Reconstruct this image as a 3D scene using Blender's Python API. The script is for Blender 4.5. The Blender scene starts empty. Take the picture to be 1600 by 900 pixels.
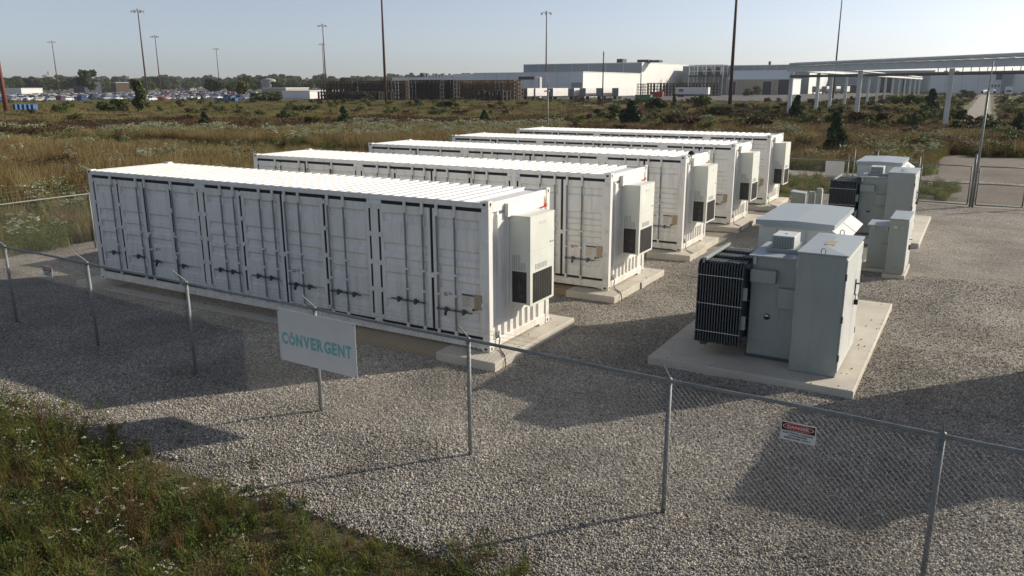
import bpy, bmesh, math, random
import numpy as np
from mathutils import Matrix, Vector
R = math.radians
random.seed(7); rng = np.random.default_rng(7)
sc = bpy.context.scene
col = sc.collection

# ------------------------------------------------------------------ camera
YAW, PITCH, ROLL, FPX = -0.53, -0.2508, -0.0034, 1236.276
CAM = np.array([19.8137, -12.1571, 5.128])
def _basis():
    f = np.array([math.sin(YAW)*math.cos(PITCH), math.cos(YAW)*math.cos(PITCH), math.sin(PITCH)])
    r = np.array([math.cos(YAW), -math.sin(YAW), 0.0]); u = np.cross(r, f)
    return r*math.cos(ROLL)+u*math.sin(ROLL), -r*math.sin(ROLL)+u*math.cos(ROLL), f
RT, UP, FW = _basis()
cd = bpy.data.cameras.new('camera'); cam = bpy.data.objects.new('camera', cd); col.objects.link(cam)
cd.sensor_width = 36; cd.lens = 36*FPX/1600; cd.clip_start = 0.1; cd.clip_end = 20000
cam.matrix_world = Matrix(((RT[0], UP[0], -FW[0], CAM[0]), (RT[1], UP[1], -FW[1], CAM[1]), (RT[2], UP[2], -FW[2], CAM[2]), (0, 0, 0, 1)))
sc.camera = cam
sc.render.resolution_x = 1024; sc.render.resolution_y = 576

# ------------------------------------------------------------------ sky, sun, exposure
SUN_AZ, SUN_EL = R(40.4), R(24.0)          # azimuth from +y towards +x
w = bpy.data.worlds.new('World'); sc.world = w; w.use_nodes = True
wn = w.node_tree; bg = wn.nodes['Background']
sky = wn.nodes.new('ShaderNodeTexSky'); sky.sky_type = 'NISHITA'; sky.sun_disc = False
sky.sun_elevation = SUN_EL; sky.sun_rotation = SUN_AZ; sky.altitude = 200
sky.air_density = 0.58; sky.dust_density = 1.15; sky.ozone_density = 1.7
hs_ = wn.nodes.new('ShaderNodeHueSaturation'); hs_.inputs['Saturation'].default_value = 0.6       # milky late summer air
wn.links.new(sky.outputs[0], hs_.inputs['Color']); wn.links.new(hs_.outputs[0], bg.inputs[0]); bg.inputs[1].default_value = 0.110
sd = bpy.data.lights.new('sun', 'SUN'); sun = bpy.data.objects.new('sun', sd); col.objects.link(sun)
sd.energy = 4.5; sd.angle = R(0.6); sd.color = (1.0, 0.90, 0.76)
tosun = Vector((math.sin(SUN_AZ)*math.cos(SUN_EL), math.cos(SUN_AZ)*math.cos(SUN_EL), math.sin(SUN_EL)))
sun.rotation_euler = tosun.to_track_quat('Z', 'Y').to_euler(); sun.location = (60, 60, 60)
vs = sc.view_settings; vs.view_transform = 'Standard'; vs.look = 'None'; vs.exposure = 0.30; vs.gamma = 1; vs.use_curve_mapping = False

# ------------------------------------------------------------------ pixel <-> place helpers (photo pixels, 1600 x 900)
def ray(px, py): return FW + RT*(px-800)/FPX + UP*(450-py)/FPX
def onz(px, py, z=0.0):
    d = ray(px, py); return CAM + d*((z-CAM[2])/d[2])
def ony(px, py, y):
    d = ray(px, py); return CAM + d*((y-CAM[1])/d[1])
def onx(px, py, x):
    d = ray(px, py); return CAM + d*((x-CAM[0])/d[0])
def pix(X):
    d = np.array(X, float)-CAM; z = d@FW; return 800+FPX*(d@RT)/z, 450-FPX*(d@UP)/z
def horizon(px):
    return 133.2 - (px-800)*0.00343
def deep(px, dist):
    """ground point in pixel column px at the given forward distance"""
    lo, hi = horizon(px)+0.05, 900
    for _ in range(60):
        m = (lo+hi)/2; p = onz(px, m)
        if (p-CAM)@FW > dist: lo = m
        else: hi = m
    return onz(px, lo)
def zat(p, py):
    lo, hi = -5, 80
    for _ in range(50):
        m = (lo+hi)/2
        if pix((p[0], p[1], m))[1] > py: lo = m
        else: hi = m
    return lo

# ------------------------------------------------------------------ materials
MATS = {}
def ramp(nt, stops):
    r = nt.nodes.new('ShaderNodeValToRGB'); e = r.color_ramp.elements
    while len(e) < len(stops): e.new(0.5)
    for k, (p, c) in enumerate(stops):
        e[k].position = p; e[k].color = (c[0], c[1], c[2], 1)
    return r
def new_mat(name):
    m = bpy.data.materials.new(name); m.use_nodes = True
    MATS[name] = m
    nt = m.node_tree; return m, nt, nt.nodes['Principled BSDF']
def noise(nt, scale, detail=4, coord='Object', rough=0.55, vec=None):
    n = nt.nodes.new('ShaderNodeTexNoise'); n.inputs['Scale'].default_value = scale
    n.inputs['Detail'].default_value = detail; n.inputs['Roughness'].default_value = rough
    if vec is None:
        tc = nt.nodes.new('ShaderNodeNewGeometry'); vec = tc.outputs['Position']
    nt.links.new(vec, n.inputs['Vector']); return n
def mixc(nt, a, b, fac, mode='MIX'):
    m = nt.nodes.new('ShaderNodeMix'); m.data_type = 'RGBA'; m.blend_type = mode
    for s, v in ((m.inputs[0], fac), (m.inputs[6], a), (m.inputs[7], b)):
        if hasattr(v, 'is_linked'): nt.links.new(v, s)
        elif isinstance(v, (int, float)): s.default_value = v
        else: s.default_value = (*v, 1)
    return m.outputs[2]
def bump(nt, bs, h, strength, dist=0.01):
    b = nt.nodes.new('ShaderNodeBump'); b.inputs['Strength'].default_value = strength; b.inputs['Distance'].default_value = dist
    nt.links.new(h, b.inputs['Height']); nt.links.new(b.outputs[0], bs.inputs['Normal'])
def plain(name, c, rough=0.5, metal=0.0, var=0.12, scale=3.0, dirt=None, dirt_amt=0.35, bumps=0.0, bscale=40, splash=None):
    """paint or metal with uneven tone and dirt"""
    m, nt, bs = new_mat(name)
    n = noise(nt, scale, 5)
    lo = tuple(max(0, x*(1-var)) for x in c); hi = tuple(min(1, x*(1+var*0.5)) for x in c)
    rp = ramp(nt, [(0.3, lo), (0.7, hi)]); nt.links.new(n.outputs[0], rp.inputs[0]); out = rp.outputs[0]
    if dirt:
        tc = nt.nodes.new('ShaderNodeNewGeometry'); mp = nt.nodes.new('ShaderNodeMapping'); mp.inputs['Scale'].default_value = (6, 6, 0.7)
        nt.links.new(tc.outputs['Position'], mp.inputs[0])
        n2 = noise(nt, 1.0, 6, vec=mp.outputs[0], rough=0.65)
        r2 = ramp(nt, [(0.5, (0, 0, 0)), (0.78, (dirt_amt,)*3)]); nt.links.new(n2.outputs[0], r2.inputs[0])
        out = mixc(nt, out, dirt, r2.outputs[0])
        if splash:
            sp = nt.nodes.new('ShaderNodeSeparateXYZ'); nt.links.new(tc.outputs['Position'], sp.inputs[0])
            mr = nt.nodes.new('ShaderNodeMapRange'); mr.inputs[1].default_value = 0.17; mr.inputs[2].default_value = splash; mr.inputs[3].default_value = 0.75; mr.inputs[4].default_value = 0.0
            nt.links.new(sp.outputs[2], mr.inputs[0]); n4 = noise(nt, 5, 5, rough=0.7); r4 = ramp(nt, [(0.35, (0, 0, 0)), (0.75, (1, 1, 1))]); nt.links.new(n4.outputs[0], r4.inputs[0])
            mm_ = nt.nodes.new('ShaderNodeMath'); mm_.operation = 'MULTIPLY'; nt.links.new(mr.outputs[0], mm_.inputs[0]); nt.links.new(r4.outputs[0], mm_.inputs[1])
            out = mixc(nt, out, dirt, mm_.outputs[0])
    nt.links.new(out, bs.inputs['Base Color'])
    r3 = ramp(nt, [(0.3, (max(0.05, rough-0.08),)*3), (0.7, (min(1, rough+0.1),)*3)]); nt.links.new(n.outputs[0], r3.inputs[0])
    nt.links.new(r3.outputs[0], bs.inputs['Roughness']); bs.inputs['Metallic'].default_value = metal
    if bumps:
        n3 = noise(nt, bscale, 3); bump(nt, bs, n3.outputs[0], bumps, 0.004)
    return m
def leafy(name, cols, trans=0.3, rough=0.6):
    """foliage: tone differs from clump to clump and leaf to leaf"""
    m, nt, bs = new_mat(name)
    oi = nt.nodes.new('ShaderNodeObjectInfo'); ge = nt.nodes.new('ShaderNodeNewGeometry')
    ad = nt.nodes.new('ShaderNodeMath'); ad.operation = 'MULTIPLY_ADD'
    nt.links.new(ge.outputs['Random Per Island'], ad.inputs[0]); ad.inputs[1].default_value = 0.55
    sc2 = nt.nodes.new('ShaderNodeMath'); sc2.operation = 'MULTIPLY'; sc2.inputs[1].default_value = 0.45
    nt.links.new(oi.outputs['Random'], sc2.inputs[0]); nt.links.new(sc2.outputs[0], ad.inputs[2])
    k = len(cols); rp = ramp(nt, [(i/(k-1)*0.8+0.1, c) for i, c in enumerate(cols)])
    nt.links.new(ad.outputs[0], rp.inputs[0]); nt.links.new(rp.outputs[0], bs.inputs['Base Color'])
    bs.inputs['Roughness'].default_value = rough; bs.inputs['Specular IOR Level'].default_value = 0.25
    tr = nt.nodes.new('ShaderNodeBsdfTranslucent'); nt.links.new(rp.outputs[0], tr.inputs[0])
    mx = nt.nodes.new('ShaderNodeMixShader'); mx.inputs[0].default_value = trans
    nt.links.new(bs.outputs[0], mx.inputs[1]); nt.links.new(tr.outputs[0], mx.inputs[2])
    nt.links.new(mx.outputs[0], nt.nodes['Material Output'].inputs[0])
    return m

plain('white_paint', (0.80, 0.79, 0.75), 0.42, 0, 0.05, 1.5, dirt=(0.40, 0.33, 0.24), dirt_amt=0.5, splash=0.75)
plain('roof_paint', (0.77, 0.765, 0.74), 0.5, 0, 0.07, 0.9, dirt=(0.45, 0.40, 0.32), dirt_amt=0.40)
plain('ac_casing', (0.68, 0.70, 0.63), 0.45, 0, 0.05, 2, dirt=(0.4, 0.37, 0.3), dirt_amt=0.15)
plain('black_rubber', (0.012, 0.012, 0.013), 0.7)
plain('grille_black', (0.022, 0.022, 0.022), 0.5)
plain('grille_bar', (0.065, 0.06, 0.055), 0.5)
plain('rod_steel', (0.22, 0.26, 0.28), 0.5, 0.15, 0.2, 8)
plain('handle_steel', (0.10, 0.12, 0.13), 0.5, 0.4, 0.2, 8)
plain('galvanised', (0.23, 0.25, 0.25), 0.6, 0.35, 0.25, 9, dirt=(0.25, 0.24, 0.22), dirt_amt=0.3)
plain('wire_steel', (0.36, 0.36, 0.34), 0.55, 0.3, 0.2, 9)
plain('gear_grey', (0.315, 0.355, 0.335), 0.45, 0, 0.08, 1.7, dirt=(0.20, 0.20, 0.17), dirt_amt=0.35, splash=0.7)
plain('gear_dark', (0.078, 0.090, 0.097), 0.42, 0.1, 0.1, 3)
plain('gear_light', (0.60, 0.62, 0.60), 0.4, 0, 0.05, 2.5, dirt=(0.36, 0.35, 0.31), dirt_amt=0.2)
plain('lid_grey', (0.36, 0.41, 0.43), 0.42, 0, 0.07, 2.5, dirt=(0.35, 0.35, 0.33), dirt_amt=0.25)
plain('label_paper', (0.66, 0.63, 0.56), 0.6)
plain('label_tan', (0.42, 0.32, 0.20), 0.6)
plain('label_dark', (0.10, 0.10, 0.10), 0.6)
plain('label_red', (0.45, 0.10, 0.06), 0.6)
plain('beacon_red', (0.50, 0.02, 0.02), 0.3)
plain('brass', (0.42, 0.33, 0.20), 0.45, 0.5)
plain('sign_white', (0.68, 0.68, 0.66), 0.5, 0, 0.05)
plain('sign_black', (0.02, 0.02, 0.02), 0.5)
plain('sign_red', (0.42, 0.03, 0.035), 0.45)
plain('sign_teal', (0.19, 0.47, 0.47), 0.5, 0, 0.04)
plain('rust_pole', (0.085, 0.045, 0.035), 0.75, 0, 0.3, 2)
plain('red_pole', (0.16, 0.045, 0.035), 0.75, 0, 0.3, 2)
plain('lamp_metal', (0.35, 0.36, 0.36), 0.5, 0.3)
plain('rack_brown_lit', (0.15, 0.098, 0.05), 0.85, 0, 0.35, 0.4)  # rack brown lightened to carry the sunlight on the right part
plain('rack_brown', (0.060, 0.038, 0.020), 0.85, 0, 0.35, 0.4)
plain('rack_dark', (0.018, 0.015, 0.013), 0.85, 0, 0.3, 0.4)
plain('wall_grey', (0.70, 0.72, 0.72), 0.7, 0, 0.1, 0.08)
plain('wall_blue', (0.25, 0.30, 0.325), 0.7, 0, 0.1, 0.08)
plain('wall_white', (0.74, 0.73, 0.69), 0.7, 0, 0.07, 0.08)
plain('wall_tower', (0.30, 0.29, 0.28), 0.8, 0, 0.1, 0.05)
plain('wall_dark', (0.045, 0.05, 0.055), 0.7)
plain('wall_navy', (0.02, 0.035, 0.07), 0.7)
plain('wall_tan', (0.42, 0.36, 0.27), 0.8, 0, 0.15, 0.2)
plain('trailer_white', (0.68, 0.67, 0.64), 0.5, 0, 0.08, 0.5)
plain('trailer_grey', (0.20, 0.21, 0.21), 0.6)
plain('tyre', (0.02, 0.02, 0.02), 0.9)
plain('bin_blue', (0.03, 0.12, 0.30), 0.5)
plain('bin_green', (0.04, 0.22, 0.13), 0.6)
plain('bin_red', (0.32, 0.04, 0.03), 0.6)
plain('logo_blue', (0.012, 0.03, 0.11), 0.5)
plain('rack_white', (0.66, 0.68, 0.67), 0.55, 0, 0.12, 0.7, dirt=(0.35, 0.33, 0.29), dirt_amt=0.35)
plain('pipe_grey', (0.20, 0.20, 0.19), 0.6, 0.2)
plain('glass', (0.03, 0.05, 0.08), 0.15)
plain('bark', (0.07, 0.055, 0.042), 0.9, 0, 0.3, 6)
for i, c in enumerate([(0.62, 0.62, 0.62), (0.10, 0.10, 0.11), (0.28, 0.03, 0.03), (0.03, 0.06, 0.16), (0.30, 0.31, 0.32), (0.02, 0.02, 0.022), (0.45, 0.44, 0.40)]):
    plain('car_%d' % i, c, 0.3, 0.1)

def concrete(name, c, stain):
    m, nt, bs = new_mat(name)
    n = noise(nt, 1.3, 6, rough=0.62); rp = ramp(nt, [(0.3, tuple(x*0.8 for x in c)), (0.65, c)]); nt.links.new(n.outputs[0], rp.inputs[0])
    n2 = noise(nt, 0.55, 5, rough=0.7); r2 = ramp(nt, [(0.5, (0, 0, 0)), (0.75, (0.5,)*3)]); nt.links.new(n2.outputs[0], r2.inputs[0])
    nt.links.new(mixc(nt, rp.outputs[0], stain, r2.outputs[0]), bs.inputs['Base Color']); bs.inputs['Roughness'].default_value = 0.85
    n3 = noise(nt, 60, 4); bump(nt, bs, n3.outputs[0], 0.25, 0.004); return m
concrete('concrete', (0.56, 0.52, 0.44), (0.33, 0.27, 0.19))
concrete('concrete_shaded_brown', (0.30, 0.23, 0.14), (0.20, 0.14, 0.08))  # brown concrete, with the shade beside the container in its colour
concrete('concrete_pale', (0.38, 0.37, 0.34), (0.28, 0.26, 0.22))

GRAVEL_COLS = [(0.167, 0.155, 0.143), (0.286, 0.273, 0.251), (0.393, 0.371, 0.335), (0.476, 0.455, 0.418), (0.524, 0.479, 0.394), (0.69, 0.671, 0.621)]
def gravel_mat(name, mul=1.0, vscale=36.0):
    m, nt, bs = new_mat(name)
    tc = nt.nodes.new('ShaderNodeTexCoord')
    vo = nt.nodes.new('ShaderNodeTexVoronoi'); vo.inputs['Scale'].default_value = vscale; nt.links.new(tc.outputs['Object'], vo.inputs[0])
    sep = nt.nodes.new('ShaderNodeSeparateColor'); nt.links.new(vo.outputs['Color'], sep.inputs[0])
    rp = ramp(nt, [(i/5, tuple(x*mul for x in c)) for i, c in enumerate(GRAVEL_COLS)]); nt.links.new(sep.outputs[0], rp.inputs[0])
    n = noise(nt, 0.4, 7, rough=0.62); r2 = ramp(nt, [(0.34, (0.62, 0.60, 0.57)), (0.66, (1.12, 1.10, 1.06))]); nt.links.new(n.outputs[0], r2.inputs[0])
    c = mixc(nt, rp.outputs[0], r2.outputs[0], 1.0, 'MULTIPLY')
    ed = ramp(nt, [(0.25, (1, 1, 1)), (0.75, (0.45, 0.43, 0.4))]); nt.links.new(vo.outputs['Distance'], ed.inputs[0])
    c = mixc(nt, c, ed.outputs[0], 1.0, 'MULTIPLY')
    nt.links.new(c, bs.inputs['Base Color']); bs.inputs['Roughness'].default_value = 0.9
    inv = nt.nodes.new('ShaderNodeMath'); inv.operation = 'SUBTRACT'; inv.inputs[0].default_value = 1; nt.links.new(vo.outputs['Distance'], inv.inputs[1])
    bump(nt, bs, inv.outputs[0], 1.0, 0.03); return m
gravel_mat('gravel'); gravel_mat('road_gravel', 0.95, 12)
m, nt, bs = new_mat('stone')
oi = nt.nodes.new('ShaderNodeObjectInfo'); rp = ramp(nt, [(i/5, c) for i, c in enumerate(GRAVEL_COLS)])
nt.links.new(oi.outputs['Random'], rp.inputs[0]); n_ = noise(nt, 0.4, 7, rough=0.62); r2_ = ramp(nt, [(0.34, (0.62, 0.60, 0.57)), (0.66, (1.12, 1.10, 1.06))]); nt.links.new(n_.outputs[0], r2_.inputs[0])
nt.links.new(mixc(nt, rp.outputs[0], r2_.outputs[0], 1.0, 'MULTIPLY'), bs.inputs['Base Color']); bs.inputs['Roughness'].default_value = 0.85
def soil_mat(name, stops, s=0.25):
    m, nt, bs = new_mat(name)
    n = noise(nt, s, 8, rough=0.68); rp = ramp(nt, stops); nt.links.new(n.outputs[0], rp.inputs[0])
    n2 = noise(nt, 9, 5, rough=0.7); r2 = ramp(nt, [(0.3, (0.6,)*3), (0.7, (1.15,)*3)]); nt.links.new(n2.outputs[0], r2.inputs[0])
    nt.links.new(mixc(nt, rp.outputs[0], r2.outputs[0], 1.0, 'MULTIPLY'), bs.inputs['Base Color']); bs.inputs['Roughness'].default_value = 0.95
    bump(nt, bs, n2.outputs[0], 0.8, 0.08); return m
soil_mat('field_soil', [(0.25, (0.060, 0.055, 0.026)), (0.42, (0.072, 0.080, 0.030)), (0.55, (0.110, 0.098, 0.042)), (0.72, (0.095, 0.070, 0.034))], 0.05)
soil_mat('dirt', [(0.3, (0.15, 0.125, 0.095)), (0.6, (0.235, 0.20, 0.16)), (0.75, (0.28, 0.25, 0.21))], 0.2)
soil_mat('asphalt', [(0.3, (0.075, 0.073, 0.07)), (0.7, (0.12, 0.115, 0.108))], 0.3)
soil_mat('old_concrete', [(0.3, (0.25, 0.22, 0.18)), (0.7, (0.36, 0.32, 0.27))], 0.1)
soil_mat('lawn', [(0.3, (0.06, 0.085, 0.02)), (0.7, (0.11, 0.115, 0.03))], 0.2)

leafy('leaf_green', [(0.0258, 0.0430, 0.0122), (0.0502, 0.0832, 0.0195), (0.0861, 0.1148, 0.0268), (0.1220, 0.1364, 0.0340)])
leafy('leaf_dark', [(0.0185, 0.0379, 0.0129), (0.0339, 0.0621, 0.0200), (0.0539, 0.0863, 0.0257)])
leafy('leaf_yellow', [(0.07, 0.085, 0.018), (0.12, 0.12, 0.022), (0.16, 0.14, 0.03)])
leafy('leaf_juniper', [(0.0275, 0.0504, 0.0280), (0.0505, 0.0857, 0.0400), (0.0780, 0.1159, 0.0520)], 0.1)
leafy('leaf_olive', [(0.0569, 0.0819, 0.0290), (0.0975, 0.1238, 0.0422), (0.1381, 0.1547, 0.0554)])
leafy('leaf_rust', [(0.036, 0.019, 0.013), (0.066, 0.036, 0.022), (0.095, 0.058, 0.032)])
leafy('grass_green', [(0.0807, 0.1217, 0.0200), (0.1413, 0.1825, 0.0315), (0.2119, 0.2293, 0.0458)])
leafy('grass_tan', [(0.1543, 0.1171, 0.0491), (0.2542, 0.1980, 0.0842), (0.3722, 0.3030, 0.1317)])
leafy('grass_brown', [(0.0968, 0.0576, 0.0242), (0.1692, 0.1009, 0.0393), (0.2419, 0.1532, 0.0574)])
leafy('flower_white', [(0.3105, 0.3208, 0.2248), (0.4761, 0.4761, 0.3617), (0.6210, 0.6210, 0.5083)], 0.2)
leafy('flower_pale', [(0.2550, 0.2850, 0.1800), (0.3600, 0.3900, 0.2550), (0.5100, 0.5250, 0.3750)], 0.2)
leafy('flower_gold', [(0.38, 0.22, 0.02), (0.5, 0.32, 0.03)], 0.2)

# ------------------------------------------------------------------ mesh helpers
class MB:
    def __init__(s): s.v = []; s.f = []
    def add(s, vs, fs):
        o = len(s.v); s.v += [tuple(map(float, p)) for p in vs]; s.f += [tuple(i+o for i in f) for f in fs]; return s
    def box(s, a, b, c=0.0):
        (x0, y0, z0), (x1, y1, z1) = a, b
        if x0 > x1: x0, x1 = x1, x0
        if y0 > y1: y0, y1 = y1, y0
        if z0 > z1: z0, z1 = z1, z0
        if c <= 0:
            return s.add([(x0,y0,z0),(x1,y0,z0),(x1,y1,z0),(x0,y1,z0),(x0,y0,z1),(x1,y0,z1),(x1,y1,z1),(x0,y1,z1)],
                         [(0,3,2,1),(4,5,6,7),(0,1,5,4),(1,2,6,5),(2,3,7,6),(3,0,4,7)])
        c = min(c, (x1-x0)/2.01, (y1-y0)/2.01, (z1-z0)/2.01)
        bm = bmesh.new(); bmesh.ops.create_cube(bm, size=1)
        for v in bm.verts: v.co = ((x0+x1)/2+v.co.x*(x1-x0), (y0+y1)/2+v.co.y*(y1-y0), (z0+z1)/2+v.co.z*(z1-z0))
        bmesh.ops.bevel(bm, geom=list(bm.edges), offset=c, segments=1, affect='EDGES', profile=0.5)
        bm.verts.index_update()
        s.add([v.co for v in bm.verts], [[v.index for v in f.verts] for f in bm.faces]); bm.free(); return s
    def prism(s, poly, axis, a, b):
        def P(p, t):
            return (t, p[0], p[1]) if axis == 'x' else ((p[0], t, p[1]) if axis == 'y' else (p[0], p[1], t))
        n = len(poly)
        return s.add([P(p, a) for p in poly]+[P(p, b) for p in poly],
                     [tuple(range(n))[::-1], tuple(range(n, 2*n))]+[(i, (i+1) % n, (i+1) % n+n, i+n) for i in range(n)])
    def sheet(s, prof, axis, a, b):
        """open strip: profile of 2D points swept along axis"""
        def P(p, t):
            return (t, p[0], p[1]) if axis == 'x' else ((p[0], t, p[1]) if axis == 'y' else (p[0], p[1], t))
        n = len(prof)
        return s.add([P(p, a) for p in prof]+[P(p, b) for p in prof], [(i, i+1, i+1+n, i+n) for i in range(n-1)])
    def tube(s, pts, r, n=8, cap=True):
        pts = [Vector(p) for p in pts]; rs = r if isinstance(r, (list, tuple)) else [r]*len(pts)
        rings = []; prev = None
        for i, p in enumerate(pts):
            d = (pts[min(i+1, len(pts)-1)]-pts[max(i-1, 0)]).normalized()
            if prev is None:
                a = d.cross(Vector((0, 0, 1))); a = d.cross(Vector((1, 0, 0))) if a.length < 1e-3 else a
            else: a = prev - d*prev.dot(d)
            a.normalize(); prev = a; b = d.cross(a)
            rings.append([p+(a*math.cos(t)+b*math.sin(t))*rs[i] for t in (2*math.pi*k/n for k in range(n))])
        vs = [q for rg in rings for q in rg]; fs = []
        for i in range(len(rings)-1):
            for k in range(n):
                fs.append((i*n+k, i*n+(k+1) % n, (i+1)*n+(k+1) % n, (i+1)*n+k))
        if cap: fs += [tuple(range(n))[::-1], tuple(range((len(rings)-1)*n, len(rings)*n))]
        return s.add(vs, fs)
    def disc(s, c, axis, r1, r2, t, n=16):
        """elliptic plate, axis = normal"""
        poly = [(r1*math.cos(2*math.pi*k/n), r2*math.sin(2*math.pi*k/n)) for k in range(n)]
        ax = {'x': 0, 'y': 1, 'z': 2}[axis]; o = [c[i] for i in range(3) if i != ax]
        return s.prism([(p[0]+o[0], p[1]+o[1]) for p in poly], axis, c[ax]-t/2, c[ax]+t/2)
    def mesh(s, name, mat, smooth=False, fix=True):
        me = bpy.data.meshes.new(name); me.from_pydata(s.v, [], s.f)
        if fix:
            bm = bmesh.new(); bm.from_mesh(me); bmesh.ops.recalc_face_normals(bm, faces=bm.faces); bm.to_mesh(me); bm.free()
        for mm in (mat if isinstance(mat, (list, tuple)) else [mat]): me.materials.append(MATS[mm])
        if smooth:
            me.polygons.foreach_set('use_smooth', [True]*len(me.polygons))
        return me
    def build(s, name, mat, parent=None, loc=None, smooth=False, fix=True):
        return link(name, s.mesh(name, mat, smooth, fix), parent, loc)
def link(name, me, parent=None, loc=None, rot=None, scale=None):
    o = bpy.data.objects.new(name, me); col.objects.link(o)
    if parent is not None: o.parent = parent
    if loc is not None: o.location = loc
    if rot is not None: o.rotation_euler = rot
    if scale is not None: o.scale = scale if hasattr(scale, '__len__') else (scale,)*3
    return o
def empty(name, loc=(0, 0, 0), rz=0.0):
    o = bpy.data.objects.new(name, None); col.objects.link(o); o.location = loc; o.rotation_euler = (0, 0, rz); o.empty_display_size = 0.2; return o
def tag(o, label=None, cat=None, group=None, kind=None):
    if label: o['label'] = label
    if cat: o['category'] = cat
    if group: o['group'] = group
    if kind: o['kind'] = kind
    return o
def copy_tree(o, parent=None, label=None):
    c = o.copy(); col.objects.link(c); c.parent = parent
    if label: c['label'] = label
    for ch in list(o.children): copy_tree(ch, c)
    return c
def pieces(name, mat, parent, boxes, c=0.004, kind=None):
    """every box an object of its own"""
    for a, b in boxes:
        o = MB().box(a, b, c).build(name, mat, parent)
        if kind: o['kind'] = kind
def stuff(o): o['kind'] = 'stuff'; return o
def text_mesh(txt, size, mat, bold=0.0, thick=0.002, spacing=1.0):
    cu = bpy.data.curves.new('txt', 'FONT'); cu.body = txt; cu.size = size; cu.extrude = thick; cu.offset = bold
    cu.align_x = 'CENTER'; cu.align_y = 'CENTER'; cu.space_character = spacing; cu.resolution_u = 3
    o = bpy.data.objects.new('txt', cu); col.objects.link(o)
    dg = bpy.context.evaluated_depsgraph_get(); me = bpy.data.meshes.new_from_object(o.evaluated_get(dg))
    bpy.data.objects.remove(o); me.materials.clear(); me.materials.append(MATS[mat]); return me
def raw_mesh(name, V, F, mat):
    """V (n,3) float, F (m,k) int with constant k"""
    V = np.asarray(V, np.float32); F = np.asarray(F, np.int32); me = bpy.data.meshes.new(name)
    me.vertices.add(len(V)); me.vertices.foreach_set('co', V.ravel())
    me.loops.add(F.size); me.loops.foreach_set('vertex_index', F.ravel())
    me.polygons.add(len(F)); me.polygons.foreach_set('loop_start', np.arange(0, F.size, F.shape[1], dtype=np.int32))
    try: me.polygons.foreach_set('loop_total', np.full(len(F), F.shape[1], np.int32))
    except Exception: pass
    me.update(calc_edges=True)
    for mm in (mat if isinstance(mat, (list, tuple)) else [mat]): me.materials.append(MATS[mm])
    return me

# ------------------------------------------------------------------ instancing of uncountable stuff (stones, weeds)
def instancer(name, pts, rot, scale, idx, protos, label, cat):
    """pts (n,3); rot (n,3) euler; scale (n,); idx (n,) picks one of protos"""
    n = len(pts); me = bpy.data.meshes.new(name); me.vertices.add(n)
    me.vertices.foreach_set('co', np.asarray(pts, np.float32).ravel())
    for nm, ty, arr, key in (('rot', 'FLOAT_VECTOR', rot, 'vector'), ('scl', 'FLOAT', scale, 'value'), ('idx', 'INT', idx, 'value')):
        a = me.attributes.new(nm, ty, 'POINT'); a.data.foreach_set(key, np.asarray(arr, np.int32 if ty == 'INT' else np.float32).ravel())
    o = link(name, me); tag(o, label, cat, kind='stuff')
    pc = bpy.data.collections.new(name+'_sources')
    for k, p in enumerate(protos):
        po = bpy.data.objects.new('%s_source_%03d' % (name, k), p); pc.objects.link(po)
    g = bpy.data.node_groups.new(name+'_scatter', 'GeometryNodeTree')
    g.interface.new_socket('Geometry', in_out='INPUT', socket_type='NodeSocketGeometry'); g.interface.new_socket('Geometry', in_out='OUTPUT', socket_type='NodeSocketGeometry')
    N = g.nodes; gi = N.new('NodeGroupInput'); go = N.new('NodeGroupOutput')
    ci = N.new('GeometryNodeCollectionInfo'); ci.inputs['Collection'].default_value = pc; ci.inputs['Separate Children'].default_value = True; ci.inputs['Reset Children'].default_value = True
    ip = N.new('GeometryNodeInstanceOnPoints'); ip.inputs['Pick Instance'].default_value = True
    def attr(nm, ty):
        a = N.new('GeometryNodeInputNamedAttribute'); a.data_type = ty; a.inputs['Name'].default_value = nm; return a.outputs['Attribute']
    e2r = N.new('FunctionNodeEulerToRotation')
    L = g.links; L.new(gi.outputs[0], ip.inputs['Points']); L.new(ci.outputs[0], ip.inputs['Instance'])
    L.new(attr('idx', 'INT'), ip.inputs['Instance Index']); L.new(attr('rot', 'FLOAT_VECTOR'), e2r.inputs[0]); L.new(e2r.outputs[0], ip.inputs['Rotation'])
    L.new(attr('scl', 'FLOAT'), ip.inputs['Scale']); L.new(ip.outputs[0], go.inputs[0])
    md = o.modifiers.new('scatter', 'NODES'); md.node_group = g
    return o
def vnoise(x, y, s, seed=0):
    """smooth value noise 0..1"""
    r = np.random.default_rng(seed).random((64, 64)); x = np.asarray(x)/s+100.3; y = np.asarray(y)/s+57.7
    xi = np.floor(x).astype(int); yi = np.floor(y).astype(int); fx = x-xi; fy = y-yi; fx = fx*fx*(3-2*fx); fy = fy*fy*(3-2*fy)
    g = lambda a, b: r[a % 64, b % 64]
    return (g(xi, yi)*(1-fx)+g(xi+1, yi)*fx)*(1-fy)+(g(xi, yi+1)*(1-fx)+g(xi+1, yi+1)*fx)*fy
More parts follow.
